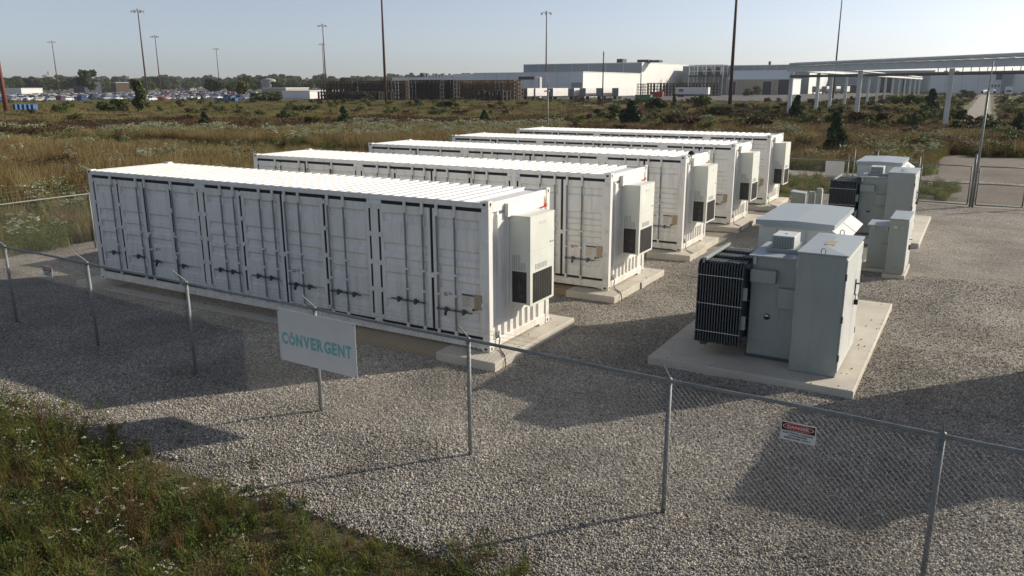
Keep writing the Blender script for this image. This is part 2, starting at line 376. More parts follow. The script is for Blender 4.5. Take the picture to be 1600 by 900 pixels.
#@@BODY
# ================================================================== SETTING
def sheet_obj(name, x0, y0, x1, y1, z, mat):
    return tag(MB().add([(x0, y0, z), (x1, y0, z), (x1, y1, z), (x0, y1, z)], [(0, 1, 2, 3)]).build(name, mat, fix=False), kind='structure')
sheet_obj('ground', -4400, -900, 1500, 4200, -0.06, 'field_soil')
def patch(name, x0, y0, x1, y1, z, mat, step=0.5, amp=0.012, edge=0.35, seed=3):
    nx = int((x1-x0)/step)+1; ny = int((y1-y0)/step)+1
    u = np.linspace(0, 1, nx); v = np.linspace(0, 1, ny); U, Vv = np.meshgrid(u, v)
    X = x0+(x1-x0)*U; Y = y0+(y1-y0)*Vv
    ex = (vnoise(X, Y, 1.4, seed)-0.5)*2*edge; ey = (vnoise(X, Y, 1.1, seed+1)-0.5)*2*edge
    bx = np.exp(-np.minimum(X-x0, x1-X)/0.5); by = np.exp(-np.minimum(Y-y0, y1-Y)/0.5)
    Z = z+(vnoise(X, Y, 2.3, seed+2)-0.5)*2*amp+(vnoise(X, Y, 0.9, seed+3)-0.5)*amp
    Z -= 0.08*(np.maximum(bx, by) > 0.95)
    P = np.stack([X+ex*bx, Y+ey*by, Z], -1).reshape(-1, 3)
    i = np.arange(nx*ny).reshape(ny, nx)
    F = np.stack([i[:-1, :-1], i[:-1, 1:], i[1:, 1:], i[1:, :-1]], -1).reshape(-1, 4)
    me = raw_mesh(name, P, F, mat); me.polygons.foreach_set('use_smooth', [True]*len(me.polygons))
    return tag(link(name, me), kind='structure')
patch('gravel_yard', -6.2, -5.85, 44, 25.6, 0.0, 'gravel', 0.25, 0.026)
patch('gravel_apron', 12.0, 25.3, 44, 29.0, -0.012, 'gravel', seed=11)
patch('access_road', -13, 35.6, 60, 40.2, -0.03, 'road_gravel', 1.0, 0.02, 0.6, seed=21)
patch('dirt_lot', 16.6, 37.0, 70, 57.0, -0.018, 'dirt', 1.0, 0.03, 1.5, seed=31)
patch('dirt_track', 18.6, 28.6, 44, 37.6, -0.022, 'dirt', 0.7, 0.03, 1.2, seed=35)
patch('concrete_road', 15.4, 108, 22.0, 430, -0.03, 'old_concrete', 2.0, 0.01, 0.3, seed=41)
patch('roadside_lawn', 22.4, 120, 70, 400, -0.04, 'lawn', 4.0, 0.02, 0.5, seed=43)
patch('verge_lawn', 9.5, 150, 15.2, 400, -0.04, 'lawn', 2.0, 0.02, 1.0, seed=45)
patch('factory_yard', -190, 232, -20, 450, -0.03, 'asphalt', 6.0, 0.03, 2.0, seed=47)

# concrete footings of the five containers
CY = [0.0, 5.442, 10.932, 16.421, 22.056]; CX = [0.0, 0.065, 0.096, 0.092, 0.057]
PADZ = 0.17
which = ['first container, nearest the camera', 'second container from the camera', 'third container from the camera', 'fourth container from the camera', 'fifth container, farthest from the camera']
for k in range(5):
    e = empty('concrete_footing', (CX[k], CY[k], 0))
    rr = random.Random(50+k)
    MB().box((11.25, -0.45, -0.2), (12.57+rr.uniform(-.03, .05), 1.25, PADZ), 0.012).build('end_slab', 'concrete', e)
    MB().box((10.3, 1.262, -0.2), (12.60+rr.uniform(-.1, .1), 2.95, PADZ-0.004), 0.012).build('end_slab', 'concrete', e)
    MB().box((8.9-rr.uniform(0, .4), -0.34, -0.2), (11.245, 1.255, PADZ-0.012), 0.012).build('inner_slab', 'concrete_shaded_brown', e)  # darker slab colour put where the footing lies in shade
    MB().box((-0.42, -0.45, -0.2), (0.35, 2.9, PADZ), 0.012).build('end_slab', 'concrete', e)
    MB().box((0.36, -0.26, -0.2), (10.29, 0.02, 0.03), 0.012).build('grade_beam', 'concrete_pale', e)
    MB().box((0.36, 1.9, -0.2), (10.29, 2.85, 0.03), 0.012).build('grade_beam', 'concrete_pale', e)
    tag(e, 'concrete footing slabs under the '+which[k], 'footing', 'container footings')

# ================================================================== BATTERY CONTAINERS
CL, CW, CH = 12.192, 2.438, 2.9
SEAMS = [(0.18, 1.16, 2.19, 3.19, 4.18), (4.39, 5.61, 6.885, 8.12, 9.36), (9.59, 10.88, 12.08)]
RODS = {0: [0.96], 1: [1.97], 2: [2.30], 3: [3.29], 4: [5.01, 5.43], 5: [6.26, 6.67], 6: [7.03, 7.43], 7: [8.26, 8.69], 8: [10.27, 10.69], 9: [11.03, 11.44]}
HSIDE = {0: -1, 1: -1, 2: 1, 3: 1, 4: -1, 5: -1, 6: 1, 7: 1, 8: -1, 9: 1}
def make_container():
    root = empty('battery_container')
    f = MB()
    for x0 in (0.0, CL-0.165):
        for y0 in (0.0, CW-0.165):
            f.box((x0+0.004, y0+0.004, 0.118), (x0+0.161, y0+0.161, CH-0.118), 0.012)
    for y0, y1 in ((0.012, 0.085), (CW-0.085, CW-0.012)):
        f.box((0.16, y0, 2.765), (CL-0.16, y1, 2.868), 0.008)          # top side rails
        f.box((0.16, y0, 0.045), (CL-0.16, y1, 0.225), 0.008)          # bottom side rails
    for x0, x1 in ((0.012, 0.10), (CL-0.10, CL-0.012)):
        f.box((x0, 0.16, 2.68), (x1, CW-0.16, 2.872), 0.008)
        f.box((x0, 0.16, 0.045), (x1, CW-0.16, 0.20), 0.008)
    f.box((CL-0.30, 0.02, 0.03), (CL-0.17, 0.16, 0.07)).box((CL-0.16, CW-0.42, 0.0), (CL-0.01, CW-0.19, 0.05))
    for xa, xb in ((4.20, 4.37), (9.38, 9.57)):
        f.box((xa, 0.016, 0.22), (xb, 0.10, 2.77), 0.008)              # posts between the door bays
    f.box((4.10, 0.018, 2.64), (4.46, 0.09, 2.768), 0.02).box((9.28, 0.018, 2.64), (9.67, 0.09, 2.768), 0.02)
    f.build('frame', 'white_paint', root)
    MB().box((0.15, 0.075, 0.22), (CL-0.15, 0.12, 2.77)).build('door_backing', 'black_rubber', root)  # black backing sheet, stands for the dark interior behind the door gaps
    # corrugated roof
    prof = []; x = 0.17; zt, zb = 2.874, 2.824
    prof.append((0.10, zb)); 
    n = 42; p = (CL-0.34-0.30)/n
    for k in range(n):
        a = 0.20+k*p
        prof += [(a, zb), (a+0.035, zt), (a+p*0.5, zt), (a+p*0.5+0.035, zb)]
    prof += [(CL-0.10, zb)]
    MB().sheet(prof, 'y', 0.05, CW-0.05).build('roof_panel', 'roof_paint', root)
    cast = MB().box((0, 0, 0), (0.178, 0.162, 0.118), 0.008).mesh('corner_casting', 'white_paint')
    slx = MB().disc((0.09, 0.0, 0.059), 'y', 0.038, 0.026, 0.004).disc((0.09, 0.162, 0.059), 'y', 0.038, 0.026, 0.004).disc((0.0, 0.08, 0.059), 'x', 0.026, 0.036, 0.004).disc((0.178, 0.08, 0.059), 'x', 0.026, 0.036, 0.004).disc((0.09, 0.081, 0.118), 'z', 0.06, 0.03, 0.004).mesh('slot', 'black_rubber')
    for cx in (0, CL-0.178):
        for cy in (0, CW-0.162):
            for cz in (0.0, CH-0.118):
                c = link('corner_casting', cast, root, (cx, cy, cz)); link('slot', slx, c)
    # doors
    KEEP_T = MB().box((-0.026, -0.036, 2.56), (0.026, 0.02, 2.80), 0.01).mesh('rod_keeper', 'white_paint'); KEEP_B = MB().box((-0.03, -0.038, 0.20), (0.03, 0.02, 0.33), 0.01).mesh('rod_keeper', 'white_paint')
    GUIDE = MB().box((-0.045, -0.036, -0.02), (0.045, 0.024, 0.02), 0.008).mesh('rod_guide', 'white_paint')
    HINGE = MB().box((-0.062, -0.012, -0.045), (0.062, 0.03, 0.045), 0.006).tube([(0, -0.012, -0.05), (0, -0.012, 0.05)], 0.014, 6).mesh('hinge', 'white_paint')
    di = 0
    for bay in SEAMS:
        for a, b in zip(bay[:-1], bay[1:]):
            g = 0.030; xa, xb = a+g, b-g; st = 0.085
            d = MB()
            d.box((xa, 0.022, 0.285), (xa+st, 0.07, 2.695), 0.006).box((xb-st, 0.022, 0.285), (xb, 0.07, 2.695), 0.006)
            d.box((xa+st, 0.024, 2.60), (xb-st, 0.07, 2.693)).box((xa+st, 0.024, 0.287), (xb-st, 0.07, 0.36))
            yf, yb = 0.026, 0.068; prof = [(yf, 0.36)]
            for zc, h in ((0.66, 0.075), (1.23, 0.07), (1.53, 0.07), (1.83, 0.07), (2.43, 0.075)):
                prof += [(yf, zc-h-0.03), (yb, zc-h+0.015), (yb, zc+h-0.015), (yf, zc+h+0.03)]
            prof += [(yf, 2.60)]
            d.sheet(prof, 'x', xa+st, xb-st)
            for xe in (xa+st+0.001, xb-st-0.001):                        # closing plates at rib ends
                for zc, h in ((0.66, 0.075), (1.23, 0.07), (1.53, 0.07), (1.83, 0.07), (2.43, 0.075)):
                    d.add([(xe, yf-0.004, zc-h-0.04), (xe, yb+0.002, zc-h), (xe, yb+0.002, zc+h), (xe, yf-0.004, zc+h+0.04)], [(0, 1, 2, 3)])
            door = d.build('door', 'white_paint', root)
            s_ = MB(); e0, e1 = (a-0.002 if di in (0, 4, 8) else a), b
            s_.box((e0-0.028, 0.031, 0.24), (e0+0.028, 0.074, 2.758)); s_.box((e0+0.028, 0.032, 2.69), (e1-0.028, 0.074, 2.757)); s_.box((e0+0.028, 0.032, 0.232), (e1-0.028, 0.074, 0.29))
            if di in (3, 7, 9): s_.box((e1-0.028, 0.031, 0.24), (e1+0.028, 0.074, 2.758))
            s_.build('door_seal', 'black_rubber', door)
            for rx in RODS[di]:
                MB().tube([(rx, -0.012, 0.33), (rx, -0.012, 2.56)], 0.0185, 8).build('lock_rod', 'rod_steel', door)
                link('rod_keeper', KEEP_T, door, (rx, 0, 0)); link('rod_keeper', KEEP_B, door, (rx, 0, 0))
                for z in (1.03, 1.44): link('rod_guide', GUIDE, door, (rx, 0, z))
                s = HSIDE[di]; hz = 0.80 if s < 0 else 0.74; L = 0.40
                MB().box((rx, -0.05, hz-0.012), (rx+s*L, -0.034, hz+0.012), 0.005).box((rx-0.02, -0.05, hz-0.02), (rx+0.02, 0.0, hz+0.02)).build('handle_bar', 'handle_steel', door)
                MB().disc((rx+s*L*0.5, -0.045, hz), 'y', 0.03, 0.062, 0.05, 10).box((rx+s*L*0.5-0.045, -0.05, hz-0.022), (rx+s*L*0.5+0.045, 0.02, hz+0.022)).build('handle_hub', 'handle_steel', door)
                if di in (2, 6, 9) and rx == RODS[di][0]:
                    MB().box((rx+s*L*0.5-0.025, -0.085, hz-0.11), (rx+s*L*0.5+0.025, -0.05, hz-0.045), 0.008).build('padlock', 'black_rubber', door)
            # hinges
            hs = []
            if di in (0,): hs = [a]
            if di in (3, 7): hs = [a, b]
            if di in (1, 5): hs = [a]
            if di in (4, 8): hs = [a]
            if di == 9: hs = [b]
            for hx in hs:
                for z in (2.63, 2.07, 1.49, 0.92, 0.35):
                    link('hinge', HINGE, door, (hx, 0, z))
            if di in (1, 5, 8):
                MB().box((b-0.05, 0.006, 1.33), (b+0.05, 0.03, 1.43), 0.006).build('latch_plate', 'white_paint', door)
            if di in (2, 6, 9):
                lx = xa+0.235 if di == 9 else xa+0.20
                MB().box((lx, 0.016, 1.0), (lx+0.09, 0.028, 1.075)).build('warning_label', 'label_paper', door)
                stuff(MB().box((lx+0.005, 0.013, 1.005), (lx+0.085, 0.0155, 1.03)).box((lx+0.10, 0.024, 1.03), (lx+0.19, 0.0275, 1.045)).build('label_print', 'label_red', door))
                stuff(MB().box((lx+0.005, 0.013, 1.05), (lx+0.075, 0.0155, 1.066)).box((lx+0.10, 0.024, 1.06), (lx+0.19, 0.0275, 1.072)).build('label_print', 'label_dark', door))
            if di == 9:
                MB().box((11.56, 0.014, 0.83), (11.845, 0.028, 1.10)).build('data_plate', 'label_paper', door)
                pr = MB().box((11.565, 0.010, 1.06), (11.84, 0.0135, 1.095))
                pr.build('plate_header', 'label_dark', door)
                pr = MB()
                for q in range(6): pr.box((11.58, 0.011, 0.855+q*0.034), (11.58+0.12+0.10*((q*37) % 10)/10, 0.0135, 0.862+q*0.034))
                pr.box((11.70, 0.011, 0.845), (11.702, 0.0135, 1.05)); stuff(pr.build('plate_print', 'label_tan', door))
                MB().box((11.86, 0.012, 0.82), (12.02, 0.028, 1.11)).build('tan_plate', 'label_tan', door)
                stuff(MB().box((11.80, 0.010, 0.80), (11.93, 0.026, 0.822)).box((11.80, 0.012, 0.775), (11.845, 0.026, 0.80)).build('plate_tab', 'handle_steel', door))
            di += 1
    # rear long wall, left end wall, right end wall
    def corr(a, b, lo, hi, pitch=0.25):
        pr = [(a, lo)]; t = a+0.03
        while t+pitch < b:
            pr += [(t, lo), (t+0.05, hi), (t+pitch*0.5, hi), (t+pitch*0.5+0.05, lo)]; t += pitch
        pr.append((b, lo)); return pr
    MB().add(*_vert_sheet([(x, y) for x, y in corr(0.16, CL-0.16, CW-0.03, CW-0.065)], 0.22, 2.77)).build('rear_wall', 'white_paint', root)
    MB().add(*_vert_sheet([(x, y) for y, x in corr(0.16, CW-0.16, 0.03, 0.065)], 0.20, 2.69)).build('end_wall', 'white_paint', root)
    MB().add(*_vert_sheet([(x, y) for y, x in corr(0.16, CW-0.16, CL-0.032, CL-0.072, 0.235)], 0.20, 2.69)).build('end_wall', 'white_paint', root)
    # header plate and air conditioner on the right end
    MB().prism([(0.60, 2.545), (2.02, 2.575), (2.02, 2.80), (0.60, 2.80)], 'x', CL-0.012, CL+0.07).build('header_plate', 'white_paint', root)
    MB().box((CL-0.031, 0.345, 0.56), (CL-0.012, 2.10, 2.62), 0.003).build('mounting_plate', 'white_paint', root)
    MB().box((CL-0.011, 0.66, 0.78), (CL+0.02, 1.76, 2.54), 0.004).build('mounting_frame', 'white_paint', root)
    x0, x1, y0, y1, z0, z1 = CL+0.022, CL+0.47, 0.72, 1.70, 0.83, 2.55
    ac = MB()
    ac.prism([(y0, z0+0.0), (y1, z0), (y1, z1), (y0, z1)], 'x', x0, x1-0.001)
    ac.box((x1, y0-0.004, z0-0.03), (x1+0.012, y1+0.004, 1.86), 0.004).box((x1, y0-0.004, 1.866), (x1+0.012, y1+0.004, z1+0.004), 0.004)
    ac.box((x0, y0-0.012, z1), (x1+0.016, y1+0.012, z1+0.014), 0.004)
    a = ac.build('air_conditioner', 'ac_casing', root)
    MB().box((x1+0.012, y0+0.10, 0.855), (x1+0.016, y1-0.10, 1.45)).build('filter_grille', 'grille_black', a)
    g = MB()
    for k in range(11): g.box((x1+0.016, y0+0.11+k*0.075, 0.86), (x1+0.022, y0+0.128+k*0.075, 1.445))
    stuff(g.build('grille_bars', 'grille_bar', a))
    MB().box((x0+0.06, y0-0.004, 0.86), (x0+0.38, y0-0.0005, 1.48)).build('condenser_grille', 'grille_black', a)
    g = MB().tube([(x0+0.24, y0-0.012, 0.95), (x0+0.24, y0-0.012, 1.36)], 0.012, 6).disc((x0+0.25, y0-0.008, 1.17), 'y', 0.05, 0.07, 0.01, 12).disc((x0+0.27, y0-0.007, 0.99), 'y', 0.03, 0.05, 0.01, 10)
    for q in range(12): g.box((x0+0.065, y0-0.007, 0.89+q*0.05), (x0+0.375, y0-0.0045, 0.894+q*0.05))
    stuff(g.build('condenser_fan', 'grille_bar', a))
    g = MB()
    for k in range(8):
        top = 1.80 if k < 5 else 1.66
        g.box((x0+0.07+k*0.038, y0-0.003, 1.50), (x0+0.086+k*0.038, y0-0.0005, top))
    stuff(g.build('side_louvre', 'gear_grey', a))
    g = MB()
    for k in range(9): g.box((x1+0.012, y0+0.20+k*0.055, 1.50), (x1+0.0145, y0+0.225+k*0.055, 1.61))
    stuff(g.build('front_louvre', 'gear_grey', a))
    MB().box((x1+0.012, 1.10, 2.37), (x1+0.016, 1.36, 2.43)).build('badge', 'gear_light', a)
    stuff(MB().box((x1+0.012, 1.52, 1.95), (x1+0.018, 1.56, 1.975)).box((x1+0.012, 1.60, 1.955), (x1+0.018, 1.66, 1.97)).build('door_catch', 'handle_steel', a))
    # red alarm beacon
    b = MB().box((CL-0.02, 2.04, 2.53), (CL+0.05, 2.16, 2.62), 0.01).build('alarm_beacon', 'beacon_red', root)
    MB().tube([(CL-0.01, 2.18, 2.57), (CL+0.06, 2.18, 2.57)], 0.035, 8).box((CL-0.02, 2.13, 2.60), (CL+0.012, 2.20, 2.74)).build('beacon_bracket', 'brass', b)
    # ground cable and its bracket at the near right foot
    MB().tube([(CL-0.01, 0.30, 0.30), (CL+0.05, 0.30, 0.22), (CL+0.03, 0.30, 0.10), (CL+0.07, 0.26, 0.02), (CL+0.24, 0.10, 0.012), (CL+0.34, -0.02, 0.02), (CL+0.40, -0.09, -0.02), (CL+0.43, -0.12, -0.17)], 0.011, 6).build('ground_cable', 'black_rubber', root, smooth=True)
    MB().box((CL-0.012, 0.24, 0.22), (CL+0.012, 0.36, 0.36), 0.006).build('cable_bracket', 'galvanised', root)
    return root
def _vert_sheet(pts, z0, z1):
    n = len(pts)
    return [(x, y, z0) for x, y in pts]+[(x, y, z1) for x, y in pts], [(i, i+1, i+1+n, i+n) for i in range(n-1)]
LBL = ['white battery container nearest the fence, whole row of doors in shade', 'white battery container second from the front, behind the nearest one', 'white battery container in the middle of the five, dome camera on its corner', 'white battery container fourth from the front', 'white battery container at the very back of the row']
c0 = make_container()
for k in range(5):
    c = c0 if k == 0 else copy_tree(c0)
    c.location = (CX[k], CY[k], PADZ); tag(c, LBL[k], 'container', 'battery containers standing in a row')
# small dome camera on the middle container
e = empty('dome_camera', (CX[2]+CL, CY[2]+0.45, PADZ+2.87))
MB().tube([(0, 0, 0.0), (0.02, 0, 0.05)], 0.05, 10).tube([(-0.06, 0, -0.42), (0.03, 0.0, -0.05), (0.02, 0, 0.0)], 0.022, 6).build('bracket', 'white_paint', e)
dm = MB()
for q in range(6):
    pass
pts = [(0.02, 0, 0.05), (0.02, 0, 0.08), (0.02, 0, 0.12), (0.02, 0, 0.15), (0.02, 0, 0.165)]
dm.tube(pts, [0.10, 0.105, 0.09, 0.055, 0.01], 14).build('dome', 'black_rubber', e, smooth=True)
tag(e, 'small black dome camera on the corner of the middle container', 'camera')
# ================================================================== TRANSFORMERS AND INVERTERS
def pad(x0, y0, x1, y1, h, label):
    return tag(MB().box((x0, y0, -0.2), (x1, y1, h), 0.015).build('concrete_pad', 'concrete'), label, 'concrete pad', 'equipment pads')
def make_transformer():
    r = empty('transformer'); P = 0.15
    # low voltage cabinet
    x0, x1, y0, y1, zt = 17.312, 18.10, 1.91, 3.95, 2.31
    cb = MB().box((x0, y0, P+0.002), (x1, y1, zt), 0.012).build('cabinet', 'gear_grey', r)
    cx, cy = (x0+x1)/2, (y0+y1)/2
    rf = MB().add([(x0-.015, y0-.02, zt), (x1+.03, y0-.02, zt), (x1+.03, y1+.02, zt), (x0-.015, y1+.02, zt), (x0-.015, y0-.02, zt+.022), (x1+.03, y0-.02, zt+.022), (x1+.03, y1+.02, zt+.022), (x0-.015, y1+.02, zt+.022), (cx, cy-.55, zt+.06), (cx, cy+.55, zt+.06)],
                  [(0, 1, 5, 4), (1, 2, 6, 5), (2, 3, 7, 6), (3, 0, 4, 7), (4, 5, 8), (5, 6, 9, 8), (6, 7, 9), (7, 4, 8, 9), (3, 2, 1, 0)]).build('cabinet_roof', 'lid_grey', r)
    st = MB().box((cx-.08, cy-.36, zt+.056), (cx+.09, cy+.05, zt+.063)).build('roof_sticker', 'label_tan', r)
    for yy in (y0+0.0, y1-0.0):
        MB().tube([(cx-.02, yy, zt-.02), (cx-.02, yy, zt+.09), (cx, yy, zt+.11), (cx+.03, yy, zt+.11), (cx+.05, yy, zt+.09), (cx+.05, yy, zt-.02)], 0.009, 6).build('lifting_lug', 'gear_grey', r)
    for ya, yb in ((y0+.03, cy+.25), (cy+.262, y1-.03)):
        d = MB().box((x1, ya, P+.08), (x1+.022, yb, zt-.06), 0.006).build('cabinet_door', 'gear_light', r)
        hy = ya+.006 if ya < cy else yb-.006
        pieces('hinge', 'gear_dark', d, [((x1+.004, hy-.02, z-.06), (x1+.032, hy+.02, z+.06)) for z in (P+.35, P+1.05, P+1.8)])
        if ya < cy:
            MB().box((x1+.022, yb-.14, P+1.12), (x1+.026, yb-.05, P+1.30)).build('door_label', 'label_paper', d)
        else:
            MB().tube([(x1+.02, ya+.07, P+1.42), (x1+.09, ya+.07, P+1.42), (x1+.09, ya+.2, P+1.40)], 0.016, 6).box((x1+.02, ya+.04, P+1.2), (x1+.04, ya+.10, P+1.5), .004).build('door_handle', 'gear_dark', d)
            MB().box((x1+.03, ya+.03, P+1.02), (x1+.10, ya+.08, P+1.12), .01).tube([(x1+.05, ya+.05, P+1.1), (x1+.05, ya+.05, P+1.22), (x1+.08, ya+.06, P+1.2)], 0.008, 6).build('padlock', 'black_rubber', d)
    # tank
    tx0, tx1, ty0, ty1, tz = 16.45, 17.308, 2.34, 3.95, 2.085
    t = MB().box((tx0, ty0, P+.05), (tx1, ty1, tz), 0.01).build('tank', 'gear_grey', r)
    MB().box((tx0-.03, ty0-.02, P+.002), (tx1-.01, ty1+.02, P+.055)).build('tank_base', 'gear_dark', t)
    MB().box((tx0-.06, ty0-.07, tz), (tx1-.003, ty1+.06, tz+.028), .006).build('tank_lid', 'lid_grey', t)
    MB().box((tx0+.005, ty0-.13, 1.62), (tx0+.46, ty0-.002, 1.86), .008).build('terminal_box', 'gear_grey', t)
    MB().box((tx1-.35, ty0-.10, 1.18), (tx1-.02, ty0-.002, 1.55), .008).build('terminal_box', 'gear_grey', t)
    g = MB().disc((16.78, ty0-.012, 0.97), 'y', .055, .055, .03, 18).build('oil_gauge', 'black_rubber', t)
    MB().add([(16.78+.04*math.cos(a), ty0-.029, .975+.04*math.sin(a)) for a in [math.pi*k/8 for k in range(9)]], [tuple(range(9))]).build('gauge_face', 'gear_light', g)
    for xx in (tx0+.06, tx1-.06):
        MB().box((xx-.012, ty0-.06, tz-.14), (xx+.012, ty0-.002, tz-.005)).box((xx-.012, ty0-.075, tz-.14), (xx+.012, ty0-.055, tz-.06)).build('tank_lug', 'gear_light', t)
    MB().box((tx0+.15, 2.72, tz+.028), (tx1-.004, 3.62, tz+.10), .006).build('hatch_plate', 'gear_grey', t)
    lb = MB().box((16.66, 2.84, tz+.10), (17.06, 3.42, tz+.32), .005).build('breather_box', 'gear_light', t)
    MB().box((16.665, 2.832, tz+.105), (17.055, 2.838, tz+.312)).build('breather_front', 'gear_grey', lb)
    h = MB()
    for a in range(7):
        for b in range(5): h.disc((16.715+a*.047, 2.829, tz+.14+b*.034), 'y', .011, .009, .004, 8)
    stuff(h.build('vent_holes', 'black_rubber', lb))
    MB().disc((16.86, 3.1, tz+.325), 'z', .03, .02, .01).build('breather_cap', 'gear_grey', lb)
    # three radiators with fins, side by side
    fin = []
    for yy, zz in ((0, .42), (0, 1.86), (.03, 1.93), (.09, 1.965), (.34, 1.965), (.40, 1.93), (.43, 1.86), (.43, .42), (.40, .385), (.03, .385)): fin.append((yy, zz))
    fm = MB().prism(fin, 'x', -.010, .010).mesh('fin', 'gear_dark')
    for k, ya in enumerate((2.02, 2.59, 3.16)):
        rd = MB().tube([(15.53, ya+.215, 1.90), (16.46, ya+.215, 1.90)], .055, 10).tube([(15.53, ya+.215, .50), (16.46, ya+.215, .50)], .055, 10).build('radiator', 'gear_dark', r, smooth=True)
        for q in range(17): link('fin', fm, rd, (15.545+q*.0512, ya, 0))
        for z in (.62, 1.16, 1.70): MB().tube([(15.53, ya-.006, z), (16.385, ya-.006, z)], .007, 5).build('tie_bar', 'gear_light', rd)
        pieces('radiator_bracket', 'gear_grey', rd, (((16.37, ya+.06, 1.28), (16.452, ya+.10, 1.52)), ((16.37, ya+.06, .72), (16.452, ya+.10, .98))))
        MB().box((15.60, ya+.15, .30), (15.72, ya+.28, .45)).prism([(15.63, .38), (15.72, .38), (15.68, .26)], 'y', ya+.19, ya+.23).build('drain_valve', 'gear_dark', rd)
    MB().box((15.63, 1.98, 1.985), (15.70, 3.66, 2.035), .006).box((15.63, 1.98, 1.94), (15.64, 3.66, 1.985)).build('radiator_brace', 'gear_grey', r)
    return r
def make_inverter():
    r = empty('inverter_cabinet'); x0, x1, y0, y1, z0, zt = 16.05, 17.44, 4.42, 6.93, .152, 2.335
    b = MB().box((x0, y0, z0), (x1, y1, zt), .01).build('body', 'gear_light', r)
    s = MB()
    for x in (x0+.30, x0+.34, x0+.75): pass
    for a, c in ((x0+.03, x0+.355), (x0+.37, x0+.93), (x0+.945, x1-.03)): pieces('front_panel', 'gear_light', b, [((a, y0-.014, z0+.06), (c, y0-.0005, zt-.04))])
    s = MB()
    for k in range(3): pieces('side_door', 'gear_light', b, [((x1, y0+.03+k*.83, z0+.06), (x1+.014, y0+.84+k*.83, 1.72))])
    rx0, rx1, ry0, ry1 = x0-.06, x1+.08, y0-.09, y1+.08; cx = (rx0+rx1)/2
    MB().prism([(rx0, zt+.002), (rx1, zt+.002), (rx1, zt+.10), (cx, zt+.125), (rx0, zt+.10)], 'y', ry0, ry1).build('roof', 'lid_grey', r)
    MB().prism([(x1+.002, zt-.02), (x1+.31, zt-.235), (x1+.31, zt-.25), (x1+.002, zt-.40)], 'y', y0+.05, y1-.02).build('air_hood', 'gear_light', r)
    MB().prism([(x1+.004, zt-.016), (x1+.316, zt-.232), (x1+.316, zt-.242), (x1+.004, zt-.03)], 'y', y0+1.28, y0+1.31).build('hood_seam', 'gear_grey', r)
    return r
pad(14.85, 1.40, 18.475, 7.74, .15, 'tan concrete pad under the near transformer and inverter cabinet')
pad(14.85, 16.0, 18.475, 22.34, .15, 'tan concrete pad under the far transformer, by the gate')
t0 = make_transformer(); tag(t0, 'grey oil transformer with dark finned radiators, nearer the camera', 'transformer', 'transformers')
t1 = copy_tree(t0); t1.location = (0, 14.6, 0); tag(t1, 'grey oil transformer with finned radiators farther back, near the gate')
i0 = make_inverter(); tag(i0, 'white inverter cabinet with grey roof directly behind the near transformer', 'cabinet', 'inverter cabinets')
i1 = copy_tree(i0); i1.location = (0, 14.6, 0); tag(i1, 'white inverter cabinet with grey roof behind the far transformer')
# a third cabinet stands to the right of the view; only its shadow reaches the picture
r = empty('inverter_cabinet', (22.07, 2.38, 0))
MB().box((0, 0, .15), (1.5, 3.25, 2.93), .01).build('body', 'gear_light', r); MB().box((-.0, -.02, 2.932), (1.58, 3.3, 3.07), .01).build('roof', 'lid_grey', r)
MB().box((1.6, .5, .15), (3.2, 3.2, 2.4), .01).build('side_cabinet', 'gear_grey', r)
tag(r, 'tall equipment cabinet right of the frame, casting the shadow on the gravel', 'cabinet', 'inverter cabinets')
pad(21.6, 1.9, 26.2, 6.4, .15, 'concrete pad of the cabinet right of the frame')
# auxiliary transformer
r = empty('auxiliary_transformer')
MB().box((17.25, 11.72, -.2), (17.94, 12.9, .10), .01).box((17.9, 11.12, -.2), (18.46, 12.88, .104), .01).build('base_slab', 'concrete', r)
c = MB().box((17.95, 11.2, .106), (18.40, 12.8, 1.60), .01).build('cabinet', 'gear_grey', r)
MB().box((17.935, 11.18, 1.602), (18.425, 12.82, 1.625), .005).build('cabinet_roof', 'lid_grey', c)
MB().box((18.40, 11.24, .16), (18.418, 11.98, 1.56), .004).box((18.40, 12.0, .16), (18.418, 12.76, 1.56), .004).build('cabinet_door', 'gear_light', c)
MB().tube([(18.41, 12.05, .95), (18.48, 12.05, .95), (18.48, 12.12, .95)], .012, 6).box((18.418, 12.02, .66), (18.47, 12.08, .80)).build('door_handle', 'gear_dark', c)
MB().box((18.06, 11.196, 1.36), (18.14, 11.1995, 1.42)).box((18.26, 11.196, 1.38), (18.29, 11.1995, 1.41)).build('front_label', 'label_paper', c)
t = MB().box((17.40, 11.80, .106), (17.946, 12.7, 1.30), .01).build('tank', 'gear_grey', r)
MB().box((17.34, 11.72, 1.302), (17.945, 12.76, 1.33), .005).build('tank_lid', 'lid_grey', t)
MB().box((17.77, 11.72, .60), (17.93, 11.798, .82), .006).build('terminal_box', 'gear_grey', t)
MB().box((17.50, 11.76, 1.18), (17.52, 11.80, 1.30)).box((17.84, 11.76, 1.18), (17.86, 11.80, 1.30)).build('tank_lug', 'gear_light', t)
tag(r, 'small grey auxiliary transformer with a taller door cabinet, behind the near inverter', 'transformer')
# junction boxes behind the near inverter cabinet
r = empty('junction_box', (13.2, 22.3, 0))
MB().box((0, 0, 0), (.52, .55, .72), .01).build('body', 'gear_grey', r); MB().prism([(-.03, .722), (.55, .722), (.55, .74), (-.03, .80)], 'y', -.04, .59).build('lid', 'lid_grey', r)
tag(r, 'low grey junction box with sloped lid, near the back container', 'electrical box')
for k, (x, h) in enumerate(((13.86, .80), (14.16, .95))):
    r = empty('meter_stand', (x, 22.45, 0)); MB().box((0, 0, 0), (.20, .30, h), .008).build('body', 'gear_grey', r); MB().box((.205, .05, .1), (.225, .25, h-.05), .003).build('side_cover', 'gear_light', r)
    tag(r, ('shorter' if k == 0 else 'taller')+' narrow grey meter stand beside the low junction box', 'electrical box', 'meter stands')

